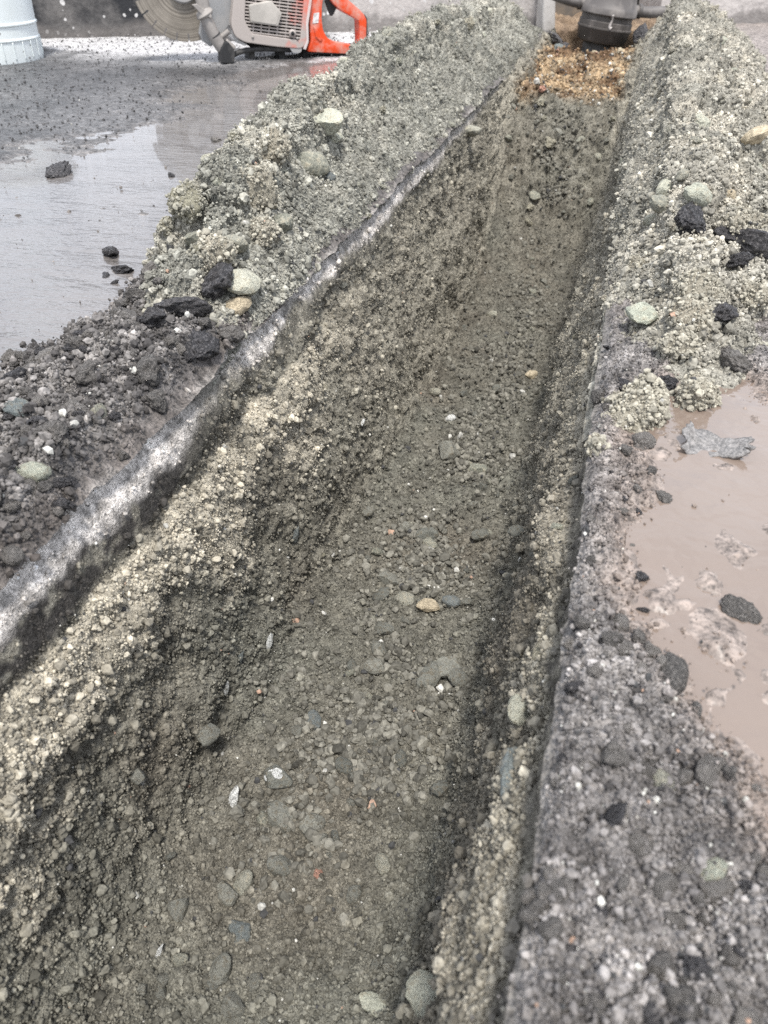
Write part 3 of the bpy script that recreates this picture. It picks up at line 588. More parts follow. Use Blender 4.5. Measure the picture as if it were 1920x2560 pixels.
B = [
 # trench floor
 ('stone', 'angular', M_WET, 700, 1955, 84, 'grey block with a white crust on top, on the near trench floor'),
 ('stone', 'angular', M_WET, 697, 2062, 92, 'wedge-shaped grey stone just below the white-crusted block'),
 ('stone', 'angular', M_WET, 782, 2078, 76, 'flat dull stone right of the wedge-shaped grey stone'),
 ('stone', 'round', M_WET, 708, 2172, 64, 'rounded dark grey stone lowest of the column of stones on the near floor'),
 ('stone', 'angular', M_WET, 505, 1830, 66, 'upright grey block stuck in the foot of the left trench wall'),
 ('stone', 'angular', M_WET, 970, 1455, 58, 'dark grey angular stone in the middle of the trench floor'),
 ('stone', 'round', M_WET, 950, 1490, 44, 'round grey stone touching the dark angular one mid floor'),
 ('stone', 'angular', M_WET, 955, 1575, 50, 'dark stone below the two touching stones mid floor'),
 ('stone', 'angular', M_TANST, 1068, 1513, 58, 'pale tan slab-like stone on the middle of the trench floor'),
 ('stone', 'round', M_BLUE, 1128, 1508, 44, 'grey pebble with a white spot right of the pale tan slab stone'),
 ('stone', 'angular', M_WET, 1130, 1668, 84, 'long upright grey-green stone near the right side of the trench floor'),
 ('stone', 'round', M_WET, 1068, 1708, 70, 'round brownish stone beside the long upright grey-green stone'),
 ('stone', 'round', M_WET, 1152, 1702, 50, 'small dark oval stone at the foot of the long upright stone'),
 ('stone', 'round', M_WET, 935, 1665, 58, 'muddy round stone in the middle of the near floor'),
 ('stone', 'round', M_BLUE, 787, 1800, 48, 'light blue-grey rounded stone on the near floor by the left wall'),
 ('stone', 'angular', M_WET, 750, 1832, 36, 'small grey cube-like stone under the light blue-grey one'),
 ('stone', 'angular', M_PINK, 935, 1842, 24, 'small pink pebble on the near trench floor'),
 ('stone', 'round', M_WET, 860, 1922, 52, 'brown-grey round stone right of the white-crusted block'),
 ('stone', 'round', M_TANST, 1326, 940, 34, 'small pale tan pebble on the far trench floor'),
 ('stone', 'angular', M_STONE, 1195, 1178, 52, 'square buff stone where the trench floor starts to recede'),
 ('stone', 'angular', M_WET, 1122, 1138, 66, 'dark grey stone left of the square buff stone'),
 ('stone', 'angular', M_WET, 1070, 1345, 60, 'grey angular stone by the left foot of the mid floor'),
 ('stone', 'round', M_WET, 1200, 1345, 46, 'dark grey stone in the centre of the mid floor gravel'),
 ('stone', 'round', M_WET, 1300, 1330, 40, 'dark stone near the right wall on the mid floor'),
 ('stone', 'angular', M_BLUE, 600, 2335, 74, 'grey stone streaked with white at the bottom of the near floor'),
 ('stone', 'angular', M_WET, 460, 2268, 64, 'grey stone with a white tip wedged in a hollow of the left wall foot'),
 ('stone', 'round', M_WET, 880, 2240, 46, 'grey-brown pebble on the lower near floor'),
 ('stone', 'round', M_WET, 545, 2420, 70, 'half-buried grey stone near the lower edge of the picture'),
 ('stone', 'round', M_WET, 1000, 1905, 40, 'grey stone close to the right wall on the near floor'),
 ('stone', 'round', M_PINK, 803, 2185, 30, 'pale pinkish pebble right of the rounded dark stone'),
 ('stone', 'round', M_STONE, 1180, 330, 44, 'rounded grey stone on the slope at the far end of the trench'),
 # white and pale pieces in the walls
 ('stone_chip', 'blade', M_WHITE, 673, 1603, 46, 'white stone chip sticking out of the left trench wall'),
 ('stone_chip', 'blade', M_BLUE, 600, 1642, 46, 'blue-grey chip with a white edge in the left trench wall'),
 ('stone_chip', 'blade', M_WHITE, 565, 1720, 38, 'curved white chip low on the left wall above the grey block'),
 ('stone_chip', 'blade', M_WHITE, 350, 1955, 50, 'narrow white flake on the near left wall'),
 ('stone_chip', 'blade', M_WHITE, 582, 2005, 90, 'long broken white flake at the foot of the near left wall'),
 ('stone_chip', 'blade', M_BLUE, 740, 1335, 48, 'bluish flake on the left wall by the mid floor'),
 ('stone_chip', 'blade', M_WHITE, 400, 2385, 46, 'short white flake at the lower left of the trench'),
 ('stone_chip', 'blade', M_WHITE, 910, 1060, 20, 'tiny white chip on the left wall in the middle of the trench'),
 ('stone_chip', 'round', M_WHITE, 1125, 1045, 26, 'white crumb where the far left wall meets the floor'),
 ('stone_chip', 'blade', M_PALE, 940, 2525, 110, 'long pale blade of stone at the bottom edge of the picture'),
 ('stone', 'round', M_PALE, 1303, 1775, 80, 'pale rounded stone set in the top of the right trench wall'),
 ('stone', 'blade', M_BLUE, 1275, 1905, 170, 'smooth blue-grey slab in the face of the right trench wall'),
 ('stone', 'round', M_PALE, 1085, 2490, 120, 'big pale rock in the right trench wall at the bottom of the picture'),
 ('stone', 'angular', M_PALE, 1395, 1318, 34, 'pale stone on the right trench rim'),
 # left heap
 ('stone', 'round', M_STONE, 772, 415, 80, 'flat oval grey stone near the crest of the left soil heap'),
 ('stone', 'round', M_STONE, 700, 560, 72, 'egg-shaped speckled grey stone on the left soil heap'),
 ('soil_clod', 'clod', M_CLOD, 632, 490, 130, 'biggest pale crumbly clod on the left soil heap'),
 ('soil_clod', 'clod', M_CLOD, 665, 598, 78, 'pale clod under the egg-shaped stone on the left heap'),
 ('soil_clod', 'clod', M_CLOD, 528, 645, 100, 'reddish-buff clod at the outer foot of the left heap'),
 ('stone', 'round', M_PALE, 605, 716, 100, 'long greenish stone on the near end of the left heap'),
 ('stone', 'round', M_TANST, 592, 768, 66, 'cream-coloured stone below the long greenish stone'),
 ('stone', 'angular', M_PALE, 805, 305, 90, 'large greenish pale stone on the crest of the left heap'),
 ('stone', 'angular', M_PALE, 840, 345, 40, 'upright pale stone just below the crest of the left heap'),
 ('stone', 'angular', M_BLUE, 826, 445, 34, 'blue-grey stone on the trench side of the left heap'),
 ('stone', 'angular', M_STONE, 490, 600, 64, 'dark grey-green stone at the wet foot of the left heap'),
 ('stone', 'angular', M_PALE, 525, 615, 46, 'pale pointed stone beside the dark grey-green one at the heap foot'),
 ('stone', 'round', M_STONE, 590, 615, 76, 'smooth sage-grey stone on the outer face of the left heap'),
 ('soil_clod', 'clod', M_GCLOD, 472, 515, 86, 'dark clod at the outermost foot of the left heap by the puddle'),
 ('soil_clod', 'clod', M_GCLOD, 420, 566, 44, 'lone crumbly clod standing in the puddle beside the left heap'),
 ('soil_clod', 'clod', M_CLOD, 690, 370, 80, 'buff clod on the outer shoulder of the left heap'),
 ('asphalt_chunk', 'lump', M_ASPH, 545, 712, 130, 'large black asphalt chunk at the near end of the left heap'),
 ('asphalt_chunk', 'lump', M_ASPH, 467, 770, 110, 'black asphalt chunk lying nearest the puddle below the large one'),
 ('asphalt_chunk', 'lump', M_ASPH, 490, 870, 110, 'dark brown-black chunk in the rubble left of the sawn edge'),
 ('asphalt_chunk', 'lump', M_ASPH, 380, 800, 80, 'small black chunk left of the two large black ones'),
 # puddle side
 ('asphalt_chunk', 'lump', M_ASPH, 150, 440, 88, 'wedge-shaped black asphalt lump alone in the puddle'),
 ('asphalt_chunk', 'lump', M_ASPH, 282, 638, 82, 'broad black asphalt lump in the puddle, farther of the pair'),
 ('asphalt_chunk', 'lump', M_ASPH, 308, 680, 76, 'black asphalt lump in the puddle, nearer of the pair'),
 ('asphalt_chunk', 'lump', M_ASPH, 262, 697, 50, 'small black lump left of the pair in the puddle'),
 ('asphalt_chunk', 'lump', M_ASPH, 282, 714, 34, 'smallest black lump in front of the pair in the puddle'),
 ('asphalt_chunk', 'lump', M_ASPH, 432, 447, 26, 'tiny dark lump in the puddle beyond the left heap foot'),
 ('asphalt_chunk', 'lump', M_MUDDY, 540, 350, 34, 'dark muddy lump in the water near the left heap crest'),
 ('asphalt_chunk', 'lump', M_MUDDY, 400, 706, 34, 'pale grey lump at the puddle edge by the black chunks'),
 ('asphalt_chunk', 'lump', M_ASPH, 318, 760, 30, 'small dark lump in the shallow puddle margin'),
 ('asphalt_chunk', 'lump', M_ASPH, 172, 765, 22, 'tiny dark lump in the near puddle'),
 ('stone', 'round', M_PALE, 85, 1175, 80, 'pale smooth oval stone on the dark rubble at the left'),
 ('stone', 'round', M_MUDDY, 18, 1388, 70, 'grey rounded stone at the left picture edge on the rubble'),
 ('stone', 'angular', M_BLUE, 45, 1030, 76, 'flat grey-blue stone in the far part of the left rubble'),
 ('stone', 'angular', M_STONE, 250, 1030, 50, 'light grey stone in the middle of the left rubble'),
 # right heap
 ('stone', 'angular', M_PALE, 1612, 800, 110, 'largest pale greenish stone on the near end of the right heap'),
 ('stone', 'round', M_PALE, 1672, 722, 56, 'small white-green stone above the largest pale one on the right heap'),
 ('stone', 'angular', M_PALE, 1665, 478, 90, 'pale green angular stone on the flank of the right heap'),
 ('stone', 'round', M_PALE, 1740, 496, 84, 'long pale stone right of the pale green angular one'),
 ('stone', 'round', M_TANST, 1822, 487, 52, 'round cream stone on the crest of the right heap'),
 ('stone', 'round', M_TANST, 1885, 345, 70, 'big buff stone at the right picture edge on the heap'),
 ('stone', 'round', M_STONE, 1655, 515, 66, 'dusty grey stone under the pale green angular one'),
 ('asphalt_chunk', 'lump', M_ASPH, 1882, 622, 115, 'largest black asphalt chunk jutting from the right heap at the picture edge'),
 ('asphalt_chunk', 'lump', M_ASPH, 1815, 588, 70, 'ragged black chunk just left of the largest one on the right heap'),
 ('asphalt_chunk', 'lump', M_ASPH, 1835, 655, 60, 'small black chunk under the largest one on the right heap'),
 ('soil_clod', 'clod', M_CLOD, 1845, 560, 95, 'buff clod lying on top of the largest black chunk'),
 ('asphalt_chunk', 'lump', M_ASPH, 1722, 560, 110, 'black asphalt chunk half buried in the right heap'),
 ('asphalt_chunk', 'lump', M_ASPH, 1800, 775, 90, 'dark chunk between buff clods at the foot of the right heap'),
 ('soil_clod', 'clod', M_CLOD, 1752, 745, 110, 'long buff clod at the outer foot of the right heap'),
 ('soil_clod', 'clod', M_CLOD, 1815, 745, 84, 'round buff clod right of the long one'),
 ('soil_clod', 'clod', M_CLOD, 1872, 748, 80, 'buff clod nearest the right picture edge'),
 ('soil_clod', 'clod', M_CLOD, 1715, 795, 90, 'upright buff clod behind the dark chunk'),
 ('soil_clod', 'clod', M_CLOD, 1690, 870, 80, 'blocky buff clod below the largest pale stone'),
 ('soil_clod', 'clod', M_CLOD, 1742, 998, 96, 'buff clod standing at the edge of the pink mud'),
 ('soil_clod', 'clod', M_CLOD, 1590, 1040, 150, 'wide low clod on the right trench rim above the mud'),
 ('soil_clod', 'clod', M_CLOD, 1500, 1115, 50, 'small yellowish clod on the right rim'),
 ('asphalt_chunk', 'lump', M_ASPH, 1660, 960, 70, 'black glossy lump touching the mud-edge clod'),
 ('asphalt_chunk', 'lump', M_ASPH, 1570, 975, 64, 'black lump left of the glossy one on the right rim'),
 ('asphalt_chunk', 'lump', M_MUDDY, 1830, 905, 90, 'dark muddy lump on the far margin of the pink mud'),
 ('asphalt_chunk', 'lump', M_MUDDY, 1600, 1110, 66, 'grey lump on the rim beside the mud'),
 ('asphalt_chunk', 'lump', M_MUDDY, 1650, 1245, 56, 'muddy lump half sunk in the pink mud'),
 ('asphalt_chunk', 'lump', M_MUDDY, 1850, 1530, 80, 'mud-coated crusty lump at the near margin of the pink mud'),
 ('stone', 'round', M_MUDDY, 1680, 1700, 110, 'blurred rounded mud-grey stone on the near right ground'),
 ('stone', 'round', M_PALE, 1770, 2170, 70, 'blurred yellowish pebble on the near right ground'),
 ('stone', 'round', M_STONE, 1650, 1960, 66, 'blurred pale pebble on the near right ground'),
 ('stone', 'round', M_MUDDY, 1545, 1560, 60, 'rounded grey stone near the right rim'),
]
def chip_rot():
    x = Vector((.15, random.uniform(.1, .6), .9)).normalized(); z = Vector((1, random.uniform(-.3, .3), .2)).normalized(); y = z.cross(x).normalized(); z = x.cross(y)
    return Matrix((x, y, z)).transposed().to_euler()
for nm, kd, mt, u, v, px, lb in B:
    st = None
    if nm == 'asphalt_chunk' and u < 320 and v < 800: st = (1.0, .75, .55)
    at_px(nm, kd, mt, u, v, px * 1.05, lb, {'stone': 'stone', 'stone_chip': 'stone chip', 'soil_clod': 'clod', 'asphalt_chunk': 'asphalt chunk'}[nm],
          stretch=st, rot=chip_rot() if kd == 'blade' and u < 800 else ((R(78), 0, R(92)) if kd == 'blade' and mt is M_BLUE else None), sink=.75 if kd == 'blade' and u > 1200 else (.3 if mt is not M_WET else .08))
# the white crust is a part of the block
_blk = [o for o in COL.objects if o.get('label', '').startswith('grey block with a white crust')][0]
V_, F_ = ico(3); keep = V_[:, 2] > .45
cr = rock_mesh('angular', 900, M_WHITE); crust = bpy.data.objects.new('white_crust', cr); link(crust, _blk)
crust.location = (-.1, .1, .34); crust.scale = (.6, .5, .34)

# a bent flake of road skin lying in the mud
def flake(u, v, px, label):
    p, n, w = pick(u, v); s = px * w / FPX; nx, ny = 26, 15
    a, b_ = np.meshgrid(np.linspace(-1, 1, nx), np.linspace(-1, 1, ny), indexing='ij'); Q = np.stack([a.ravel(), b_.ravel(), 0 * a.ravel()], 1)
    r = 1 + .22 * fbm(Q + 3, 2.2, 3, 400)
    x = Q[:, 0] * r * .5; y = Q[:, 1] * r * .27 * (1 - .35 * Q[:, 0]); z = .14 * (Q[:, 0] ** 2) + .10 * (Q[:, 0] < -.8) + .03 * fbm(Q, 3, 3, 402) + .02
    top = np.stack([x, y, z + .035], 1); bot = np.stack([x * .96, y * .96, z - .03], 1)
    f = grid_faces(nx, ny); V = np.concatenate([top, bot]); k = nx * ny
    rim = [i * ny for i in range(nx)] + [(nx - 1) * ny + j for j in range(1, ny)] + [i * ny + ny - 1 for i in range(nx - 2, -1, -1)] + [j for j in range(ny - 2, 0, -1)]
    side = [(rim[i], rim[(i + 1) % len(rim)], rim[(i + 1) % len(rim)] + k, rim[i] + k) for i in range(len(rim))]
    me = mesh_from('asphalt_flake', V * s, np.concatenate([f, f[:, ::-1] + k, np.array(side)])); me.materials.append(M_FLAKE)
    o = link(bpy.data.objects.new('asphalt_flake', me)); o.location = Vector(p) + Vector((0, 0, .003)); o.rotation_euler = (R(10), R(-8), R(-8))
    return tag(o, label, 'asphalt chunk')
M_FLAKE, nt, b = new_mat('road_skin'); co = coords(nt); n1 = noise(nt, co, 300, 4, .7)
nt.links.new(mix_col(nt, maprange(nt, n1, .35, .65, 0, 1), (.10, .098, .096), (.30, .285, .275)), b.inputs['Base Color']); b.inputs['Roughness'].default_value = .5; bump(nt, b, n1, .002)
flake(1785, 1130, 150, 'thin grey flake of road surface with an upturned tip, lying in the pink mud')

ADJ = {M_ASPH: 'black', M_MUDDY: 'mud-grey', M_GCLOD: 'grey crumbly', M_CLOD: 'buff crumbly', M_STONE: 'grey-green', M_PALE: 'pale greenish', M_WET: 'damp grey', M_WHITE: 'white', M_TANST: 'buff', M_PINK: 'reddish'}
def strew(S, dens, n, smin, smax, nouns, kinds, where, group, sink=.3):
    """single stones, clods or lumps over a surface, each named and labelled by its look"""
    u, v, w = proj(S['P']); vis = (w > .1) & (u > -60) & (u < 1980) & (v > -60) & (v < 2620)
    wt = S['A'] * dens * vis / np.maximum(w, .25) ** 1.5; idx = RNG.choice(len(wt), n, p=wt / wt.sum())
    for i in idx:
        kd, mt = random.choice(kinds); s = smin * (smax / smin) ** (RNG.random() ** 1.7)
        nm, cat = nouns['clod' if kd in ('clod', 'lump') else 'stone']
        size = 'larger' if s > (smin * smax) ** .5 * 1.1 else 'small'
        tag(put(nm, kd, mt, S['P'][i], S['N'][i], s, sink), f'{size} {ADJ[mt]} {cat} {where}', cat, group)
SA = ('angular', M_WET); SR = ('angular', M_WET)
mid = np.exp(-((T['P'][:, 0] + .17) / .07) ** 2)
N_SOIL = {'stone': ('stone', 'stone'), 'clod': ('soil_clod', 'clod')}; N_ASPH = {'stone': ('asphalt_lump', 'asphalt lump'), 'clod': ('asphalt_lump', 'asphalt lump')}; N_RUB = {'stone': ('rubble_piece', 'rubble piece'), 'clod': ('rubble_piece', 'rubble piece')}
strew(T, T['flo'] * (.35 + mid) * (1 - T['end']) * (1 - T['ramp']) + 1e-9, 92, .011, .029, N_SOIL, [SA, SR, SR, ('round', M_STONE)], 'among the gravel of the trench floor', 'small stones on the trench floor', .08)
strew(T, (1 - T['flo']) * (1 - T['sawn']) + 1e-9, 24, .008, .022, N_SOIL, [SA, SR, ('round', M_GCLOD)], 'poking out of the trench wall soil', 'small stones in the trench walls')
strew(T, T['end'] + 1e-9, 40, .014, .042, N_RUB, [('angular', M_WHITE), ('angular', M_PALE), ('angular', M_TANST), ('lump', M_PINK), ('clod', M_TANST)], 'in the orange fill at the trench end', 'rubble in the orange fill')
strew(T, T['ramp'] * T['flo'] + 1e-9, 26, .018, .045, N_SOIL, [SA, SR, ('round', M_STONE), ('clod', M_GCLOD)], 'in the rough slope closing the far trench', 'stones in the far slope of the trench')
strew(SURF_HL, SURF_HL['e'] * (1.05 - SURF_HL['inner']), 140, .010, .045, N_SOIL, [('clod', M_GCLOD), ('clod', M_GCLOD), ('clod', M_CLOD), ('round', M_STONE), ('angular', M_STONE), ('angular', M_PALE)], 'on the crest or outer side of the left heap', 'clods on the left heap', .35)
strew(SURF_HL, SURF_HL['e'] * SURF_HL['inner'], 26, .010, .028, N_SOIL, [('angular', M_PALE), ('round', M_STONE), ('angular', M_STONE)], 'in the trench-side slope of the left heap', 'stones in the trench-side slope of the left heap', .45)
strew(SURF_HR, SURF_HR['e'] * (1.05 - .6 * SURF_HR['inner']), 130, .010, .034, N_SOIL, [('clod', M_GCLOD), ('clod', M_CLOD), ('clod', M_CLOD), ('round', M_STONE), ('round', M_PALE)], 'on the right soil heap', 'clods on the right heap', .35)
strew(SURF_L, SURF_L['rub'] + 1e-9, 190, .010, .030, N_ASPH, [('lump', M_ASPH), ('clod', M_MUDDY), ('clod', M_MUDDY), ('lump', M_MUDDY), ('angular', M_MUDDY), ('lump', M_ASPH)], 'in the rubble left of the sawn edge', 'lumps in the left rubble')
strew(SURF_R, SURF_R['rub'] + .006 * SURF_R['mud'] + 1e-9, 150, .006, .016, N_ASPH, [('angular', M_MUDDY), ('clod', M_MUDDY), ('clod', M_MUDDY), ('lump', M_ASPH)], 'in the rubble on the right of the trench', 'lumps in the right rubble')
# crumbs sticking to clods and lumps
_P, _N, _A, _Cc = [], [], [], []
bpy.context.view_layer.update()
for o in list(COL.objects):
    if o.type == 'MESH' and o.name.split('.')[0] == 'soil_clod' and o.data.vertices:
        n = len(o.data.vertices); co_ = np.empty(n * 3, np.float32); o.data.vertices.foreach_get('co', co_); no_ = np.empty(n * 3, np.float32); o.data.vertices.foreach_get('normal', no_)
        M4 = np.array(o.matrix_world); _P.append(co_.reshape(-1, 3) @ M4[:3, :3].T + M4[:3, 3]); q = no_.reshape(-1, 3) @ M4[:3, :3].T; _N.append(q / (np.linalg.norm(q, axis=1, keepdims=True) + 1e-9))
        _A.append(np.full(n, o.scale[0] ** 2 * 8 / n)); _Cc.append(np.tile([[.325, .305, .25]] if o.data.materials[0] is M_CLOD else [[.28, .268, .22]], (n, 1)))
SURF_C = dict(P=np.concatenate(_P), N=np.concatenate(_N), A=np.concatenate(_A), C=np.concatenate(_Cc))
scatter('soil_crumbs', SURF_C, np.ones(len(SURF_C['P'])), 26000, .0014, .008, 3.0, 'fine dry crumbs stuck to the clods of both soil heaps', 'soil crumbs', var=.25, sink=.2, odd=.004, pxmin=2.6)

# ------------------------------------------------------------------ builders for made things
def bm_obj(name, bm, mat, parent=None, smooth=False):
    me = bpy.data.meshes.new(name); bm.normal_update(); bm.to_mesh(me); bm.free(); me.materials.append(mat)
    if smooth: me.polygons.foreach_set('use_smooth', np.ones(len(me.polygons), bool))
    return link(bpy.data.objects.new(name, me), parent)
def lathe(name, prof, mat, parent=None, seg=64, closed=False, smooth=True):
    V = []; Fc = []
    for r, z in prof:
        for k in range(seg): V.append((r * math.cos(2 * math.pi * k / seg), r * math.sin(2 * math.pi * k / seg), z))
    for i in range(len(prof) - 1):
        for k in range(seg): Fc.append((i * seg + k, i * seg + (k + 1) % seg, (i + 1) * seg + (k + 1) % seg, (i + 1) * seg + k))
    me = mesh_from(name, V, Fc, smooth); me.materials.append(mat)
    if smooth:
        try: me.set_sharp_from_angle(angle=R(32))
        except Exception: pass
    return link(bpy.data.objects.new(name, me), parent)
def tube(name, pts, rad, mat, parent=None, seg=14, flat=1.0):
    """a round bar swept along a smooth path; rad is one radius or one for each point"""
    pts = [Vector(p) for p in pts]; rad = rad if isinstance(rad, (list, tuple)) else [rad] * len(pts)
    q, rr = [], []
    n = len(pts)
    for i in range(n - 1):
        p0, p1, p2, p3 = pts[max(i - 1, 0)], pts[i], pts[i + 1], pts[min(i + 2, n - 1)]
        for t in np.linspace(0, 1, 7)[:-1]:
            q.append(.5 * ((2 * p1) + (p2 - p0) * t + (2 * p0 - 5 * p1 + 4 * p2 - p3) * t * t + (3 * p1 - p0 - 3 * p2 + p3) * t ** 3)); rr.append(rad[i] * (1 - t) + rad[i + 1] * t)
    q.append(pts[-1]); rr.append(rad[-1])
    bm = bmesh.new(); rings = []
    up = Vector((0, 1, 0))
    for i, p in enumerate(q):
        d = (q[min(i + 1, len(q) - 1)] - q[max(i - 1, 0)]).normalized(); a = up.cross(d)
        if a.length < .1: a = Vector((1, 0, 0)).cross(d)
        a.normalize(); b_ = d.cross(a)
        rings.append([bm.verts.new(p + a * rr[i] * math.cos(2 * math.pi * k / seg) + b_ * rr[i] * flat * math.sin(2 * math.pi * k / seg)) for k in range(seg)])
    for i in range(len(rings) - 1):
        for k in range(seg): bm.faces.new((rings[i][k], rings[i][(k + 1) % seg], rings[i + 1][(k + 1) % seg], rings[i + 1][k]))
    bm.faces.new(rings[0][::-1]); bm.faces.new(rings[-1])
    bmesh.ops.recalc_face_normals(bm, faces=bm.faces)
    return bm_obj(name, bm, mat, parent, True)
def plate(name, outer, y0, y1, mat, parent=None, holes=(), bev=.002, smooth=False):
    """outline in local (x, z), thick from y0 (front) to y1"""
    bm = bmesh.new(); es = []
    for lp in [outer] + list(holes):
        vs = [bm.verts.new((x, y0, z)) for x, z in lp]
        es += [bm.edges.new((vs[i], vs[(i + 1) % len(vs)])) for i in range(len(vs))]
    bmesh.ops.triangle_fill(bm, use_beauty=True, use_dissolve=False, edges=es)
    r = bmesh.ops.extrude_face_region(bm, geom=bm.faces[:])
    bmesh.ops.translate(bm, vec=(0, y1 - y0, 0), verts=[g for g in r['geom'] if isinstance(g, bmesh.types.BMVert)])
    bmesh.ops.recalc_face_normals(bm, faces=bm.faces)
    bmesh.ops.dissolve_limit(bm, angle_limit=R(2), verts=bm.verts[:], edges=bm.edges[:])
    if bev:
        ed = [e for e in bm.edges if len(e.link_faces) == 2 and e.calc_face_angle(0) > R(50)]
        bmesh.ops.bevel(bm, geom=ed, offset=bev, segments=2, profile=.6, affect='EDGES', clamp_overlap=True)
    return bm_obj(name, bm, mat, parent)
def rnd_poly(pts, rad, k=5):
    """round a polygon's corners"""
    out = []; n = len(pts)
    for i in range(n):
        a, p, b_ = Vector(pts[i - 1]), Vector(pts[i]), Vector(pts[(i + 1) % n])
        da, db = (a - p), (b_ - p); r = min(rad, da.length * .45, db.length * .45)
        s, e = p + da.normalized() * r, p + db.normalized() * r
        for t in np.linspace(0, 1, k): out.append(tuple((1 - t) ** 2 * s + 2 * t * (1 - t) * p + t * t * e))
    return out
def paint(name, colr, rough=.5, dust=None, dscale=14, lo=.45, hi=.65, metal=0, bmp=.0):
    m, nt, b = new_mat(name); co = coords(nt); n1 = noise(nt, co, dscale, 5, .65); n2 = noise(nt, co, dscale * 14, 3, .7)
    c = mix_col(nt, n2, colr, tuple(x * .8 for x in colr))
    if dust: 
        f = nd(nt, 'ShaderNodeMath', operation='MULTIPLY'); nt.links.new(maprange(nt, n1, lo, hi, 0, 1), f.inputs[0]); nt.links.new(maprange(nt, n2, .3, .6, .6, 1), f.inputs[1])
        c = mix_col(nt, f.outputs[0], c, dust); nt.links.new(maprange(nt, f.outputs[0], 0, 1, rough, .9), b.inputs['Roughness'])
    else: b.inputs['Roughness'].default_value = rough
    nt.links.new(c, b.inputs['Base Color']); b.inputs['Metallic'].default_value = metal
    if bmp: bump(nt, b, n1, bmp)
    return m

# ------------------------------------------------------------------ back wall with its opening
def wall_mat(name, dark):
    m, nt, b = new_mat(name); co = coords(nt)
    n1 = noise(nt, co, 5, 5, .6); n2 = noise(nt, co, 40, 4, .7); n3 = noise(nt, co, 22, 2, .5)
    sep = nt.nodes.new('ShaderNodeSeparateXYZ'); nt.links.new(co, sep.inputs[0])
    c = mix_col(nt, n1, (.34, .315, .30), (.46, .43, .41))
    if dark:
        # old tar paint on the far left of this wall, worn through in patches
        a = nd(nt, 'ShaderNodeMath', operation='ADD'); nt.links.new(maprange(nt, sep.outputs['X'], -1.35, -.95, 1, 0), a.inputs[0]); nt.links.new(maprange(nt, n1, .3, .7, -.35, .35), a.inputs[1])
        c = mix_col(nt, maprange(nt, a.outputs[0], .3, .75, 0, 1), c, mix_col(nt, maprange(nt, n1, .46, .66, 0, 1), (.018, .019, .022), (.13, .123, .118)))
        vo = nd(nt, 'ShaderNodeTexVoronoi'); vo.inputs['Scale'].default_value = 38; nt.links.new(co, vo.inputs['Vector'])
        sp = nd(nt, 'ShaderNodeMath', operation='LESS_THAN'); nt.links.new(vo.outputs['Distance'], sp.inputs[0])
        nt.links.new(maprange(nt, n3, .47, .64, 0, .36), sp.inputs[1])
        c = mix_col(nt, sp.outputs[0], c, (.52, .51, .50))
    # damp foot
    a = nd(nt, 'ShaderNodeMath', operation='ADD'); nt.links.new(sep.outputs['Z'], a.inputs[0]); nt.links.new(maprange(nt, n1, .3, .7, -.03, .03), a.inputs[1])
    c = mix_col(nt, maprange(nt, a.outputs[0], .035, .06, .75, 0), c, (.15, .138, .13))
    nt.links.new(mul_col(nt, c, maprange(nt, n2, .3, .7, .85, 1.15)), b.inputs['Base Color']); b.inputs['Roughness'].default_value = .85
    p = bump(nt, b, n1, .012); bump(nt, b, n2, .003, 1, p)
    return m
WS = 1.35 / 2.6; WA = math.atan(WS)
def yw(x): return 2.85 + (x + 2.18) * WS
def wall_piece(name, x0, x1, mat, label, h=.30, th=.2, back=0.0):
    L = (x1 - x0) / math.cos(WA); bm = bmesh.new()
    V, Fc = [], []
    nx = max(3, int(L / .03)); nz = 12
    for face in (0, 1):
        for i in range(nx + 1):
            for j in range(nz + 1):
                q = np.array([[x0 + i / nx * (x1 - x0), 0, j / nz * h]]); w = float(.006 * fbm(q, 4, 3, 500)[0])
                V.append((i / nx * L, th * face + (w if not face else 0), -.1 + j / nz * (h + .1)))
    m_ = (nx + 1) * (nz + 1)
    for i in range(nx):
        for j in range(nz):
            a = i * (nz + 1) + j; Fc.append((a, a + nz + 1, a + nz + 2, a + 1)); Fc.append((a + m_, a + 1 + m_, a + nz + 2 + m_, a + nz + 1 + m_))
    for i in range(nx):
        a = i * (nz + 1) + nz; Fc.append((a, a + nz + 1, a + nz + 1 + m_, a + m_))
    for j in range(nz):
        Fc.append((j, j + 1, j + 1 + m_, j + m_)); a = nx * (nz + 1) + j; Fc.append((a, a + m_, a + 1 + m_, a + 1))
    me = mesh_from(name, V, Fc, False); me.materials.append(mat); o = link(bpy.data.objects.new(name, me))
    o.location = (x0, yw(x0) + back, 0); o.rotation_euler = (0, 0, WA)
    return tag(o, label, 'wall')
wl_dark = wall_mat('stained_concrete', True)
# the dark paint sits on the stretch behind the saw: object x runs along the wall from its left end
for n in wl_dark.node_tree.nodes:
    if n.type == 'MAP_RANGE' and abs(n.inputs[1].default_value + 1.35) < 1e-3: n.inputs[1].default_value, n.inputs[2].default_value = 2.45, 2.9
M_WALL = wall_mat('pale_concrete', False)
wall_piece('concrete_wall', -3.6, -.392, wl_dark, 'low concrete wall behind the saw, stained black towards the left')
wall_piece('concrete_wall', .065, 2.6, M_WALL, 'low pale concrete wall right of the pipe opening')
wall_piece('concrete_wall', -.5, .2, paint('recess', (.12, .11, .10), .9, (.2, .16, .12)), 'dark concrete at the back of the wall opening behind the pipe', .3, .1, .30)
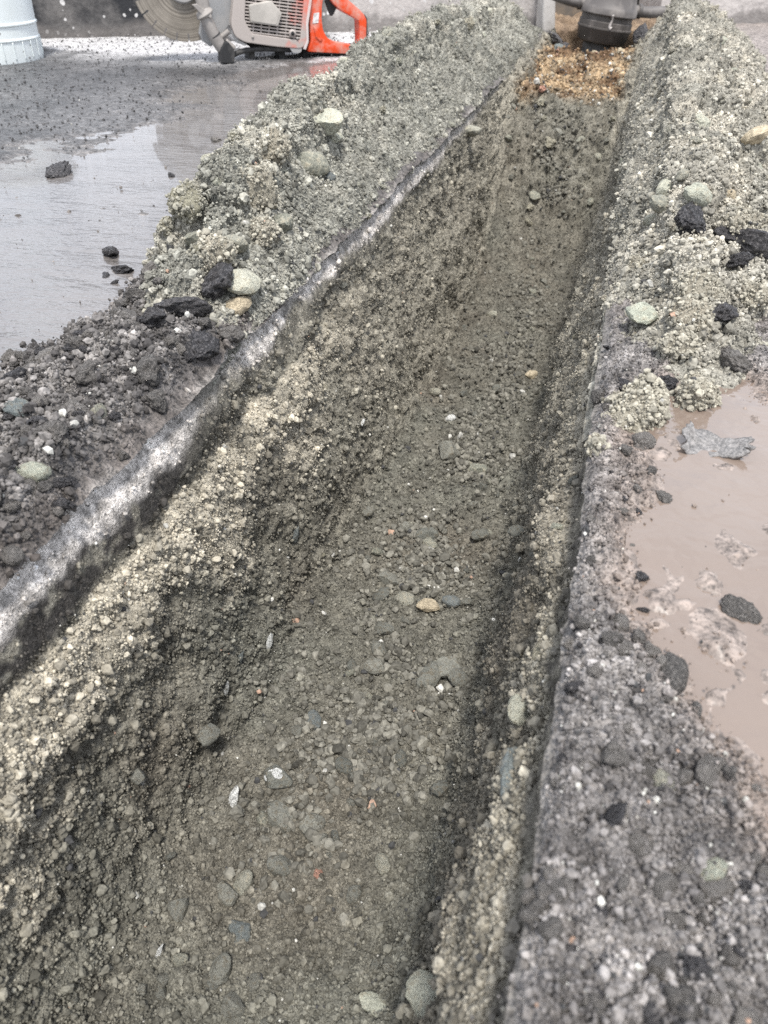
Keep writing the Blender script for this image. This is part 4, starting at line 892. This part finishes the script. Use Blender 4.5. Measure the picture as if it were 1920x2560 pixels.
# pale corner post
pb = bmesh.new(); bmesh.ops.create_cube(pb, size=1); bmesh.ops.scale(pb, vec=(.05, .07, .36), verts=pb.verts); bmesh.ops.translate(pb, vec=(0, 0, .13), verts=pb.verts)
bmesh.ops.subdivide_edges(pb, edges=pb.edges[:], cuts=5, use_grid_fill=True)
for v in pb.verts:
    q = np.array([[v.co.x, v.co.y, v.co.z]]) + 7; v.co.x += .006 * float(fbm(q, 18, 3, 510)[0]) + (.02 * max(0, .03 - v.co.z) / .08); v.co.y += .006 * float(fbm(q, 18, 3, 511)[0])
post = bm_obj('corner_post', pb, paint('pale_render', (.55, .53, .51), .8, (.36, .34, .32), 12, bmp=.004), smooth=True)
post.location = (-.385, 3.70, 0); post.rotation_euler = (0, R(-2), WA); tag(post, 'pale rendered corner post at the left side of the pipe opening', 'post')

# soil that closes the far end of the trench, behind and under the pipe
a, b_ = np.meshgrid(np.linspace(0, 1, 60), np.linspace(0, 1, 90), indexing='ij')
Q = np.stack([-.40 + .48 * b_.ravel(), np.where(a.ravel() < .35, 3.69, 3.69 + (a.ravel() - .35) * 1.1), np.where(a.ravel() < .35, -.22 + .22 * a.ravel() / .35, 0.0)], 1)
Q[:, 2] += .02 * fbm(Q, 14, 3, 520) + .02 * lumps(Q, 30, 521)[0]; Q[:, 1] += .015 * fbm(Q, 20, 2, 522)
me = mesh_from('trench_end', Q, grid_faces(60, 90)); set_col(me, 'col', np.clip(lerp(np.array([.14, .10, .07]), np.array([.3, .22, .15]), np.clip(.5 + .7 * fbm(Q, 30, 3, 523), 0, 1)[:, None]), .01, 1)); me.materials.append(M_SOIL)
link(bpy.data.objects.new('trench_end', me), trench)

# ------------------------------------------------------------------ drain pipe coupling in the opening
PA = np.array([-.142, 3.60, 0]); yf = 3.50
def on_y(u, v, y):
    r = ray(u, v); return _C + r * (y / r[1])
wp = float((on_y(1500, 80, yf) - _C) @ _fw)
pz = lambda v: float(on_y(1505, v, yf)[2]); pr = lambda px: px * wp / FPX
pipe = empty('drain_pipe', (PA[0], PA[1], 0)); tag(pipe, 'grey-brown plastic drain pipe coupling standing in the wall opening', 'pipe'); pipe.rotation_euler = (0, R(7), R(12))
M_PIPE = paint('dusty_pipe', (.11, .10, .095), .5, (.25, .23, .215), 9, .45, .68)
M_PIPE2 = paint('grimy_pipe', (.085, .077, .072), .45, (.24, .215, .2), 11, .52, .75)
M_PIPED = paint('dark_pipe', (.06, .06, .06), .5, (.2, .2, .2), 16)
lathe('lower_pipe', [(pr(44), -.25), (pr(44), pz(112)), (pr(40), pz(111))], M_PIPED, pipe)
lathe('socket_band', [(pr(42), pz(113)), (pr(58), pz(112)), (pr(62), pz(106)), (pr(67), pz(80)), (pr(69), pz(77)), (pr(69), pz(73)), (pr(66), pz(71.5))], M_PIPE2, pipe)
lathe('ring', [(pr(60), pz(72)), (pr(66.5), pz(71)), (pr(67), pz(59)), (pr(65), pz(57))], M_PIPE2, pipe)
lathe('ring', [(pr(60), pz(58.5)), (pr(64), pz(57)), (pr(64.5), pz(43)), (pr(62), pz(42))], M_PIPE2, pipe)
lathe('bell', [(pr(55), pz(43)), (pr(70), pz(42)), (pr(71.5), pz(39)), (pr(71), pz(26)), (pr(69), pz(22)), (pr(63), pz(2)), (pr(60), pz(-12)), (pr(60), pz(-60)), (pr(63), pz(-64)), (pr(63), pz(-100)), (pr(57), pz(-100)), (pr(57), pz(-60))], M_PIPE, pipe)
drip = tube('slurry_drip', [(.0, -pr(72.5), pz(36)), (.003, -pr(68), pz(50)), (.0, -pr(67.5), pz(66)), (.006, -pr(68), pz(71))], [.004, .004, .005, .008], paint('slurry', (.42, .39, .37), .7), pipe)
for s in (-1, 1):
    zc = pz(22); 
    st = tube('side_stub', [(s * pr(55), 0, zc), (s * pr(95), .01, zc + s * .0), (s * pr(150), .02, zc + .012)], pr(12.5), M_PIPE, pipe, 20)
    tube('stub_collar', [(s * pr(72), .004, zc), (s * pr(80), .006, zc)], pr(16), M_PIPE2, st, 20)
for (x, y, z, s, lb) in [(-.315, 3.46, -.01, .075, 'black tar lump left of the pipe in the opening'), (.005, 3.50, .01, .08, 'black tar lump right of the pipe against the heap'), (-.27, 3.42, -.03, .055, 'small dark lump in front of the left tar lump')]:
    tag(put('tar_lump', 'lump', M_ASPH, (x, y, z), (0, 0, 1), s, .3), lb, 'tar lump')
o = put('stone', 'angular', M_BLUE, (-.275, 3.33, -.03), (0, 0, 1), .06, .2, (R(60), .2, .4), 2, (1, .8, .4)); tag(o, 'flat grey-green flake leaning beside the pipe hollow', 'stone')

# ------------------------------------------------------------------ cut-off saw
SA_ = R(36); SO = on_z(565, 155); SN = np.array([-math.sin(SA_), math.cos(SA_), 0]); SD = np.array([math.cos(SA_), math.sin(SA_), 0])
def sl(u, v, dep=0.0):
    r = ray(u, v); t = ((SO + SN * dep - _C) @ SN) / (r @ SN); p = _C + r * t
    return float((p - SO) @ SD), float(p[2])
def spoly(pts, dep=0.0): return [sl(u, v, dep) for u, v in pts]
saw = empty('cutoff_saw', tuple(SO)); saw.rotation_euler = (0, 0, SA_)
tag(saw, 'dusty orange petrol cut-off saw standing on the wet asphalt', 'saw')
M_OR = paint('orange_plastic', (.72, .075, .018), .35, (.50, .36, .30), 22, .46, .72)
M_BLK = paint('black_rubber', (.02, .02, .021), .6, (.10, .095, .09), 18, .5, .75)
M_GREY = paint('grey_metal', (.34, .345, .35), .45, (.40, .385, .37), 10, .4, .65, .25)
M_TUBE = paint('dusty_arm', (.26, .24, .225), .6, (.36, .335, .31), 14, .4, .65)
m, nt, b = new_mat('dusty_cover'); co = coords(nt); n1 = noise(nt, co, 16, 5, .65); n2 = noise(nt, co, 160, 3, .7)
sep = nt.nodes.new('ShaderNodeSeparateXYZ'); nt.links.new(co, sep.inputs[0])
a = nd(nt, 'ShaderNodeMath', operation='ADD'); nt.links.new(maprange(nt, sep.outputs['X'], .12, .28, -.1, .55), a.inputs[0]); nt.links.new(maprange(nt, n1, .3, .7, -.4, .4), a.inputs[1])
c = mix_col(nt, maprange(nt, a.outputs[0], .2, .75, 0, 1), mix_col(nt, n2, (.42, .375, .345), (.33, .295, .275)), (.66, .10, .05))
nt.links.new(c, b.inputs['Base Color']); b.inputs['Roughness'].default_value = .6; M_COVER = m
M_SLAT = m
M_BADGE = paint('badge', (.40, .375, .34), .55, (.48, .45, .41), 12)
M_DARK = paint('engine_dark', (.012, .012, .012), .8)
# blade: a steel disc with rim slots
bc = (-.105, .207); br = .150; bd = .020
out = []
for k in range(24):
    a0 = 2 * math.pi * k / 24
    for t in np.linspace(.018, 2 * math.pi / 24 - .018, 7): out.append((bc[0] + br * math.cos(a0 + t), bc[1] + br * math.sin(a0 + t)))
    a1 = a0 + 2 * math.pi / 24
    for da, rr in ((-.014, br - .004), (-.014, br - .012), (-.024, br - .016), (-.02, br - .021), (0, br - .023), (.02, br - .021), (.024, br - .016), (.014, br - .012), (.014, br - .004)): out.append((bc[0] + rr * math.cos(a1 + da), bc[1] + rr * math.sin(a1 + da)))
m, nt, b = new_mat('blade_steel'); co = coords(nt)
mp = nd(nt, 'ShaderNodeMapping'); mp.inputs['Location'].default_value = (-bc[0], 0, -bc[1]); mp.inputs['Scale'].default_value = (1, 0, 1); nt.links.new(co, mp.inputs[0])
ln = nd(nt, 'ShaderNodeVectorMath', operation='LENGTH'); nt.links.new(mp.outputs[0], ln.inputs[0])
rg = nd(nt, 'ShaderNodeTexNoise'); rg.noise_dimensions = '1D'; rg.inputs['Scale'].default_value = 190; rg.inputs['Detail'].default_value = 4; nt.links.new(ln.outputs['Value'], rg.inputs['W'])
c = mix_col(nt, maprange(nt, rg.outputs['Fac'], .3, .7, 0, 1), (.17, .15, .125), (.33, .295, .25)); n1 = noise(nt, co, 22, 4)
nt.links.new(mul_col(nt, c, maprange(nt, n1, .3, .7, .8, 1.2)), b.inputs['Base Color']); b.inputs['Metallic'].default_value = .35; b.inputs['Roughness'].default_value = .45
blade = plate('blade', out, bd, bd + .003, m, saw, bev=0)
hub = lathe('hub', [(.0005, -.014), (.045, -.014), (.05, -.008), (.05, .004)], M_GREY, blade, 40); hub.rotation_euler = (R(-90), 0, 0); hub.location = (bc[0], bd, bc[1]); hub.rotation_euler = (R(90), 0, 0); hub.scale = (1, 1, -1)
bolt = lathe('bolt', [(.0005, .024), (.011, .024), (.012, .014)], M_TUBE, blade, 6, smooth=False); bolt.rotation_euler = (R(90), 0, 0); bolt.location = (bc[0], bd, bc[1])
# guard over the upper and rear part of the blade
def arc(r, a0, a1, n=40): return [(bc[0] + r * math.cos(R(t)), bc[1] + r * math.sin(R(t))) for t in np.linspace(a0, a1, n)]
plate('blade_guard', arc(.168, -52, 172) + [(bc[0] - .10, bc[1] + .02), (bc[0] - .02, bc[1] + .055), sl(500, -25), sl(502, 50), sl(497, 84), sl(507, 104), sl(527, 118)], bd - .022, bd - .004, M_GREY, saw, bev=.004)
plate('guard_back', arc(.168, -30, 172) + [(bc[0] - .10, bc[1] + .02), (bc[0], bc[1])], bd + .006, bd + .022, M_GREY, saw, bev=.004)
plate('guard_rim', arc(.170, -40, 172) + arc(.1655, 172, -40), bd - .024, bd + .024, M_GREY, saw, bev=.001)
# arm and hose down to the foot
D3 = lambda u, v, d: (sl(u, v, d)[0], d, sl(u, v, d)[1])
arm = tube('arm_tube', [D3(500, -60, -.045), D3(505, 0, -.045), D3(515, 45, -.045), D3(537, 92, -.045), D3(556, 122, -.045)], [.020, .020, .019, .0185, .018], M_TUBE, saw, 20)
tube('arm_collar', [D3(505, 24, -.045), D3(512, 36, -.045), D3(515, 42, -.045)], [.0215, .0285, .021], M_TUBE, arm, 20)
tube('arm_seam', [D3(536, 88, -.045), D3(537.5, 90.5, -.045)], .0192, M_BLK, arm, 20)
plate('arm_fin', spoly([(479, 11), (492, 9), (528, 37), (528, 45), (505, 38)], -.06), -.068, -.058, M_TUBE, arm, bev=.002)
plate('front_foot', rnd_poly(spoly([(549, 156), (549, 120), (558, 104), (566, 101), (580, 118), (584, 130), (582, 156)], -.05), .004), -.075, -.02, M_BLK, saw, bev=.004)
lathe_f = tube('foot_collar', [D3(563, 105, -.04), D3(586, 122, -.04)], [.012, .008], M_TUBE, saw)
tube('link_rod', [D3(550, 95, -.03), D3(572, 78, -.03)], .008, M_TUBE, saw)
# body: cover with its grille
cov = rnd_poly(spoly([(590, -95), (586, -20), (580, 40), (578, 66), (588, 92), (612, 106), (690, 117), (752, 122), (765, 113), (770, 70), (777, 0), (781, -95)], -.05), .012)
hole_px = [(616, -70), (614, 0), (612, 48), (617, 62), (631, 84), (750, 101), (755, 60), (760, 0), (765, -70)]
hole = rnd_poly(spoly(hole_px, -.05), .004)
cover = plate('starter_cover', cov, -.05, -.012, M_COVER, saw, holes=[hole], bev=.004)
plate('engine_case', rnd_poly(spoly([(594, -95), (590, -20), (584, 40), (583, 70), (592, 90), (612, 103), (690, 114), (752, 119), (762, 110), (767, 70), (774, 0), (778, -95)], -.02), .012), -.020, .075, M_DARK, saw, bev=.004)
plate('cover_bevel', rnd_poly(spoly([(577, 60), (580, 64), (592, 96), (616, 110), (610, 113), (590, 106), (577, 88)], -.02), .003), -.035, .06, paint('bright_edge', (.6, .6, .6), .3, (.4, .38, .36), 12, .5, .7, .6), saw, bev=.003)
hp = np.array(hole_px, float)
def clip_line(y0, slope):
    us = np.arange(606, 772, .5); vs = y0 + slope * (us - 612)
    ins = poly_dist(us, vs, hp) > -.5
    return (us[ins][0], us[ins][-1]) if ins.any() else None
for y0 in np.arange(-62, 84, 8.25):
    cl = clip_line(y0, .125)
    if cl and cl[1] - cl[0] > 20:
        u0, u1 = cl; v0, v1 = y0 + .125 * (u0 - 612), y0 + .125 * (u1 - 612)
        plate('grille_slat', spoly([(u0 - 2, v0 - 1.9), (u1 + 2, v1 - 1.9), (u1 + 2, v1 + 1.9), (u0 - 2, v0 + 1.9)], -.047), -.047, -.036, M_SLAT, cover, bev=.0006)
for u in (636, 656, 676, 697, 718, 740):
    du = -.085
    vv = np.arange(-70, 104, .5); ins = poly_dist(u + du * (vv - 40), vv, hp) > -.5; v0, v1 = vv[ins][0], vv[ins][-1]
    plate('grille_rib', spoly([(u + du * (v0 - 40) - 1.6, v0), (u + du * (v0 - 40) + 1.6, v0), (u + du * (v1 - 40) + 1.6, v1), (u + du * (v1 - 40) - 1.6, v1)], -.045), -.0445, -.034, M_SLAT, cover, bev=.0005)
badge = plate('badge_plate', rnd_poly(spoly([(622, 12), (677, 1), (705, 32), (695, 66), (626, 56)], -.056), .006), -.058, -.044, M_BADGE, cover, bev=.0025)
plate('badge_inset', rnd_poly(spoly([(626, 14), (675, 5), (700, 32), (691, 62), (629, 53)], -.06), .006), -.0592, -.056, M_BADGE, badge, bev=.0006)
tube('ring_boss', [D3(732, 84, -.053), (sl(732, 84, -.053)[0], -.030, sl(732, 84, -.053)[1])], .0115, M_SLAT, cover, 20)
tube('ring_hole', [(sl(732, 84, -.055)[0], -.0545, sl(732, 84, -.055)[1]), (sl(732, 84, -.055)[0], -.050, sl(732, 84, -.055)[1])], .0062, M_DARK, cover, 20)
for u, v in ((632, 93), (744, 96)):
    tube('screw', [(sl(u, v, -.052)[0], -.0525, sl(u, v, -.052)[1]), (sl(u, v, -.052)[0], -.046, sl(u, v, -.052)[1])], .0042, M_TUBE, cover, 12)
plate('seam_strip', spoly([(777, -95), (772, 0), (764, 60), (766, 100), (758, 122), (764, 124), (771, 104), (770, 60), (779, 0), (784, -95)], -.048), -.052, -.03, paint('pale_seam', (.6, .54, .52), .6, (.5, .3, .26), 20), saw, bev=.001)
# rear handle frame
outer = rnd_poly(spoly([(770, -95), (769, 60), (772, 104), (762, 127), (880, 133), (902, 130), (909, 116), (910, 72), (911, 48), (903, 32), (884, 14), (850, -14), (822, -60), (812, -95)], -.01), .010)
inner = rnd_poly(spoly([(808, -20), (800, 8), (799, 45), (802, 72), (812, 92), (832, 103), (884, 112), (893, 108), (893, 80), (892, 50), (872, 38), (846, 24), (826, 6), (816, -14)], -.01), .008)
frame = plate('rear_handle', outer, -.036, .020, M_OR, saw, holes=[inner], bev=.009)
frame.data.polygons.foreach_set('use_smooth', np.ones(len(frame.data.polygons), bool))
try: frame.data.set_sharp_from_angle(angle=R(40))
except Exception: pass
plate('handle_rib', spoly([(783, 66), (792, 70), (806, 98), (800, 104), (788, 92)], -.035), -.040, -.03, M_OR, frame, bev=.003)
plate('trigger', rnd_poly(spoly([(812, 2), (826, -12), (842, 16), (833, 36), (827, 41), (821, 28)], -.01), .003), -.016, .0, M_BLK, saw, bev=.002)
plate('rubber_strip', spoly([(905, 34), (911, 44), (913, 100), (909, 128), (900, 135), (760, 131), (760, 128), (896, 130), (905, 122), (909, 100)], 0), -.030, .014, M_BLK, saw, bev=.001)
plate('warning_label', spoly([(784, 33), (798, 31), (796, 57), (781, 59)], -.0365), -.0372, -.0362, paint('label_print', (.72, .70, .69), .6, (.42, .36, .35), 90, .48, .55), frame, bev=0)
# underside
tube('support_tube', [D3(582, 138, -.03), D3(610, 127, -.03), D3(650, 122, -.03), D3(700, 123, -.03), D3(742, 125, -.03)], .0075, M_BLK, saw)
plate('tank_bracket', rnd_poly(spoly([(722, 117), (754, 119), (752, 129), (744, 133), (730, 131)], -.04), .004), -.048, -.03, M_GREY, saw, bev=.002)
plate('under_body', spoly([(596, 100), (700, 114), (770, 124), (880, 133), (880, 136), (760, 133), (640, 126)], .02), .0, .08, M_DARK, saw, bev=.002)
for u in (625, 700, 760, 880):
    x_, _z = sl(u, 130, .02); plate('rubber_foot', [(x_ - .012, -.004), (x_ + .012, -.004), (x_ + .009, .03), (x_ - .009, .03)], -.01, .06, M_BLK, saw, bev=.002)
# the upper half, above the picture's edge
top = spoly([(590, -90), (783, -90), (812, -110), (830, -160), (790, -215), (700, -235), (620, -215), (588, -160)], -.01)
plate('air_filter_hood', rnd_poly(top, .03), -.045, .075, M_OR, saw, bev=.012)
tube('front_handle', [D3(640, -120, -.06), D3(620, -230, -.07), D3(628, -275, -.02), (sl(628, -275)[0], .06, sl(628, -275)[1]), (sl(620, -180)[0], .095, sl(620, -180)[1]), (sl(630, -60)[0], .09, sl(630, -60)[1])], .011, M_BLK, saw)
tube('fuel_cap', [(sl(800, -60)[0], -.055, sl(800, -60)[1]), (sl(800, -60)[0], -.03, sl(800, -60)[1])], .018, M_BLK, saw, 20)

# ------------------------------------------------------------------ white bucket
bk = empty('bucket', (-2.005, 2.355, 0)); tag(bk, 'white plastic bucket spattered with mud, cut off by the left edge of the picture', 'bucket')
m, nt, b = new_mat('white_plastic'); co = coords(nt)
vo = nd(nt, 'ShaderNodeTexVoronoi'); vo.inputs['Scale'].default_value = 46; nt.links.new(co, vo.inputs['Vector'])
n1 = noise(nt, co, 30, 3, .6); n2 = noise(nt, co, 6, 4, .6)
lt = nd(nt, 'ShaderNodeMath', operation='LESS_THAN'); nt.links.new(vo.outputs['Distance'], lt.inputs[0]); nt.links.new(maprange(nt, n1, .5, .75, 0, .32), lt.inputs[1])
c = mix_col(nt, lt.outputs[0], mix_col(nt, maprange(nt, n2, .4, .7, 0, 1), (.74, .79, .80), (.66, .70, .69)), (.22, .21, .20))
nt.links.new(c, b.inputs['Base Color']); b.inputs['Roughness'].default_value = .35; b.inputs['Subsurface Weight'].default_value = .1; b.inputs['Subsurface Radius'].default_value = (.02, .02, .02)
rb = .150
lathe('body', [(.0005, .008), (rb - .016, .006), (rb - .006, .0), (rb - .001, .004), (rb, .012), (rb + .001, .06), (rb + .004, .063), (rb + .004, .066), (rb + .001, .069), (rb + .002, .10), (rb + .0055, .103), (rb + .0055, .107), (rb + .002, .110), (rb + .012, .33), (rb + .022, .332), (rb + .022, .350), (rb + .010, .352), (rb + .008, .345), (rb - .003, .02), (.0005, .014)], m, bk, 96)
for k in range(28):
    an = R(k * 360 / 28); rbs = tube('rib', [((rb + .0015) * math.cos(an), (rb + .0015) * math.sin(an), .012), ((rb + .003) * math.cos(an), (rb + .003) * math.sin(an), .06)], .0016, m, bk, 6)
hd = tube('bail_handle', [((rb + .02) * math.cos(R(200)), (rb + .02) * math.sin(R(200)), .325), (-.10, .16, .25), (.0, .19, .22), (.10, .16, .25), ((rb + .02) * math.cos(R(-20)), (rb + .02) * math.sin(R(-20)), .325)], .0025, M_GREY, bk, 8)
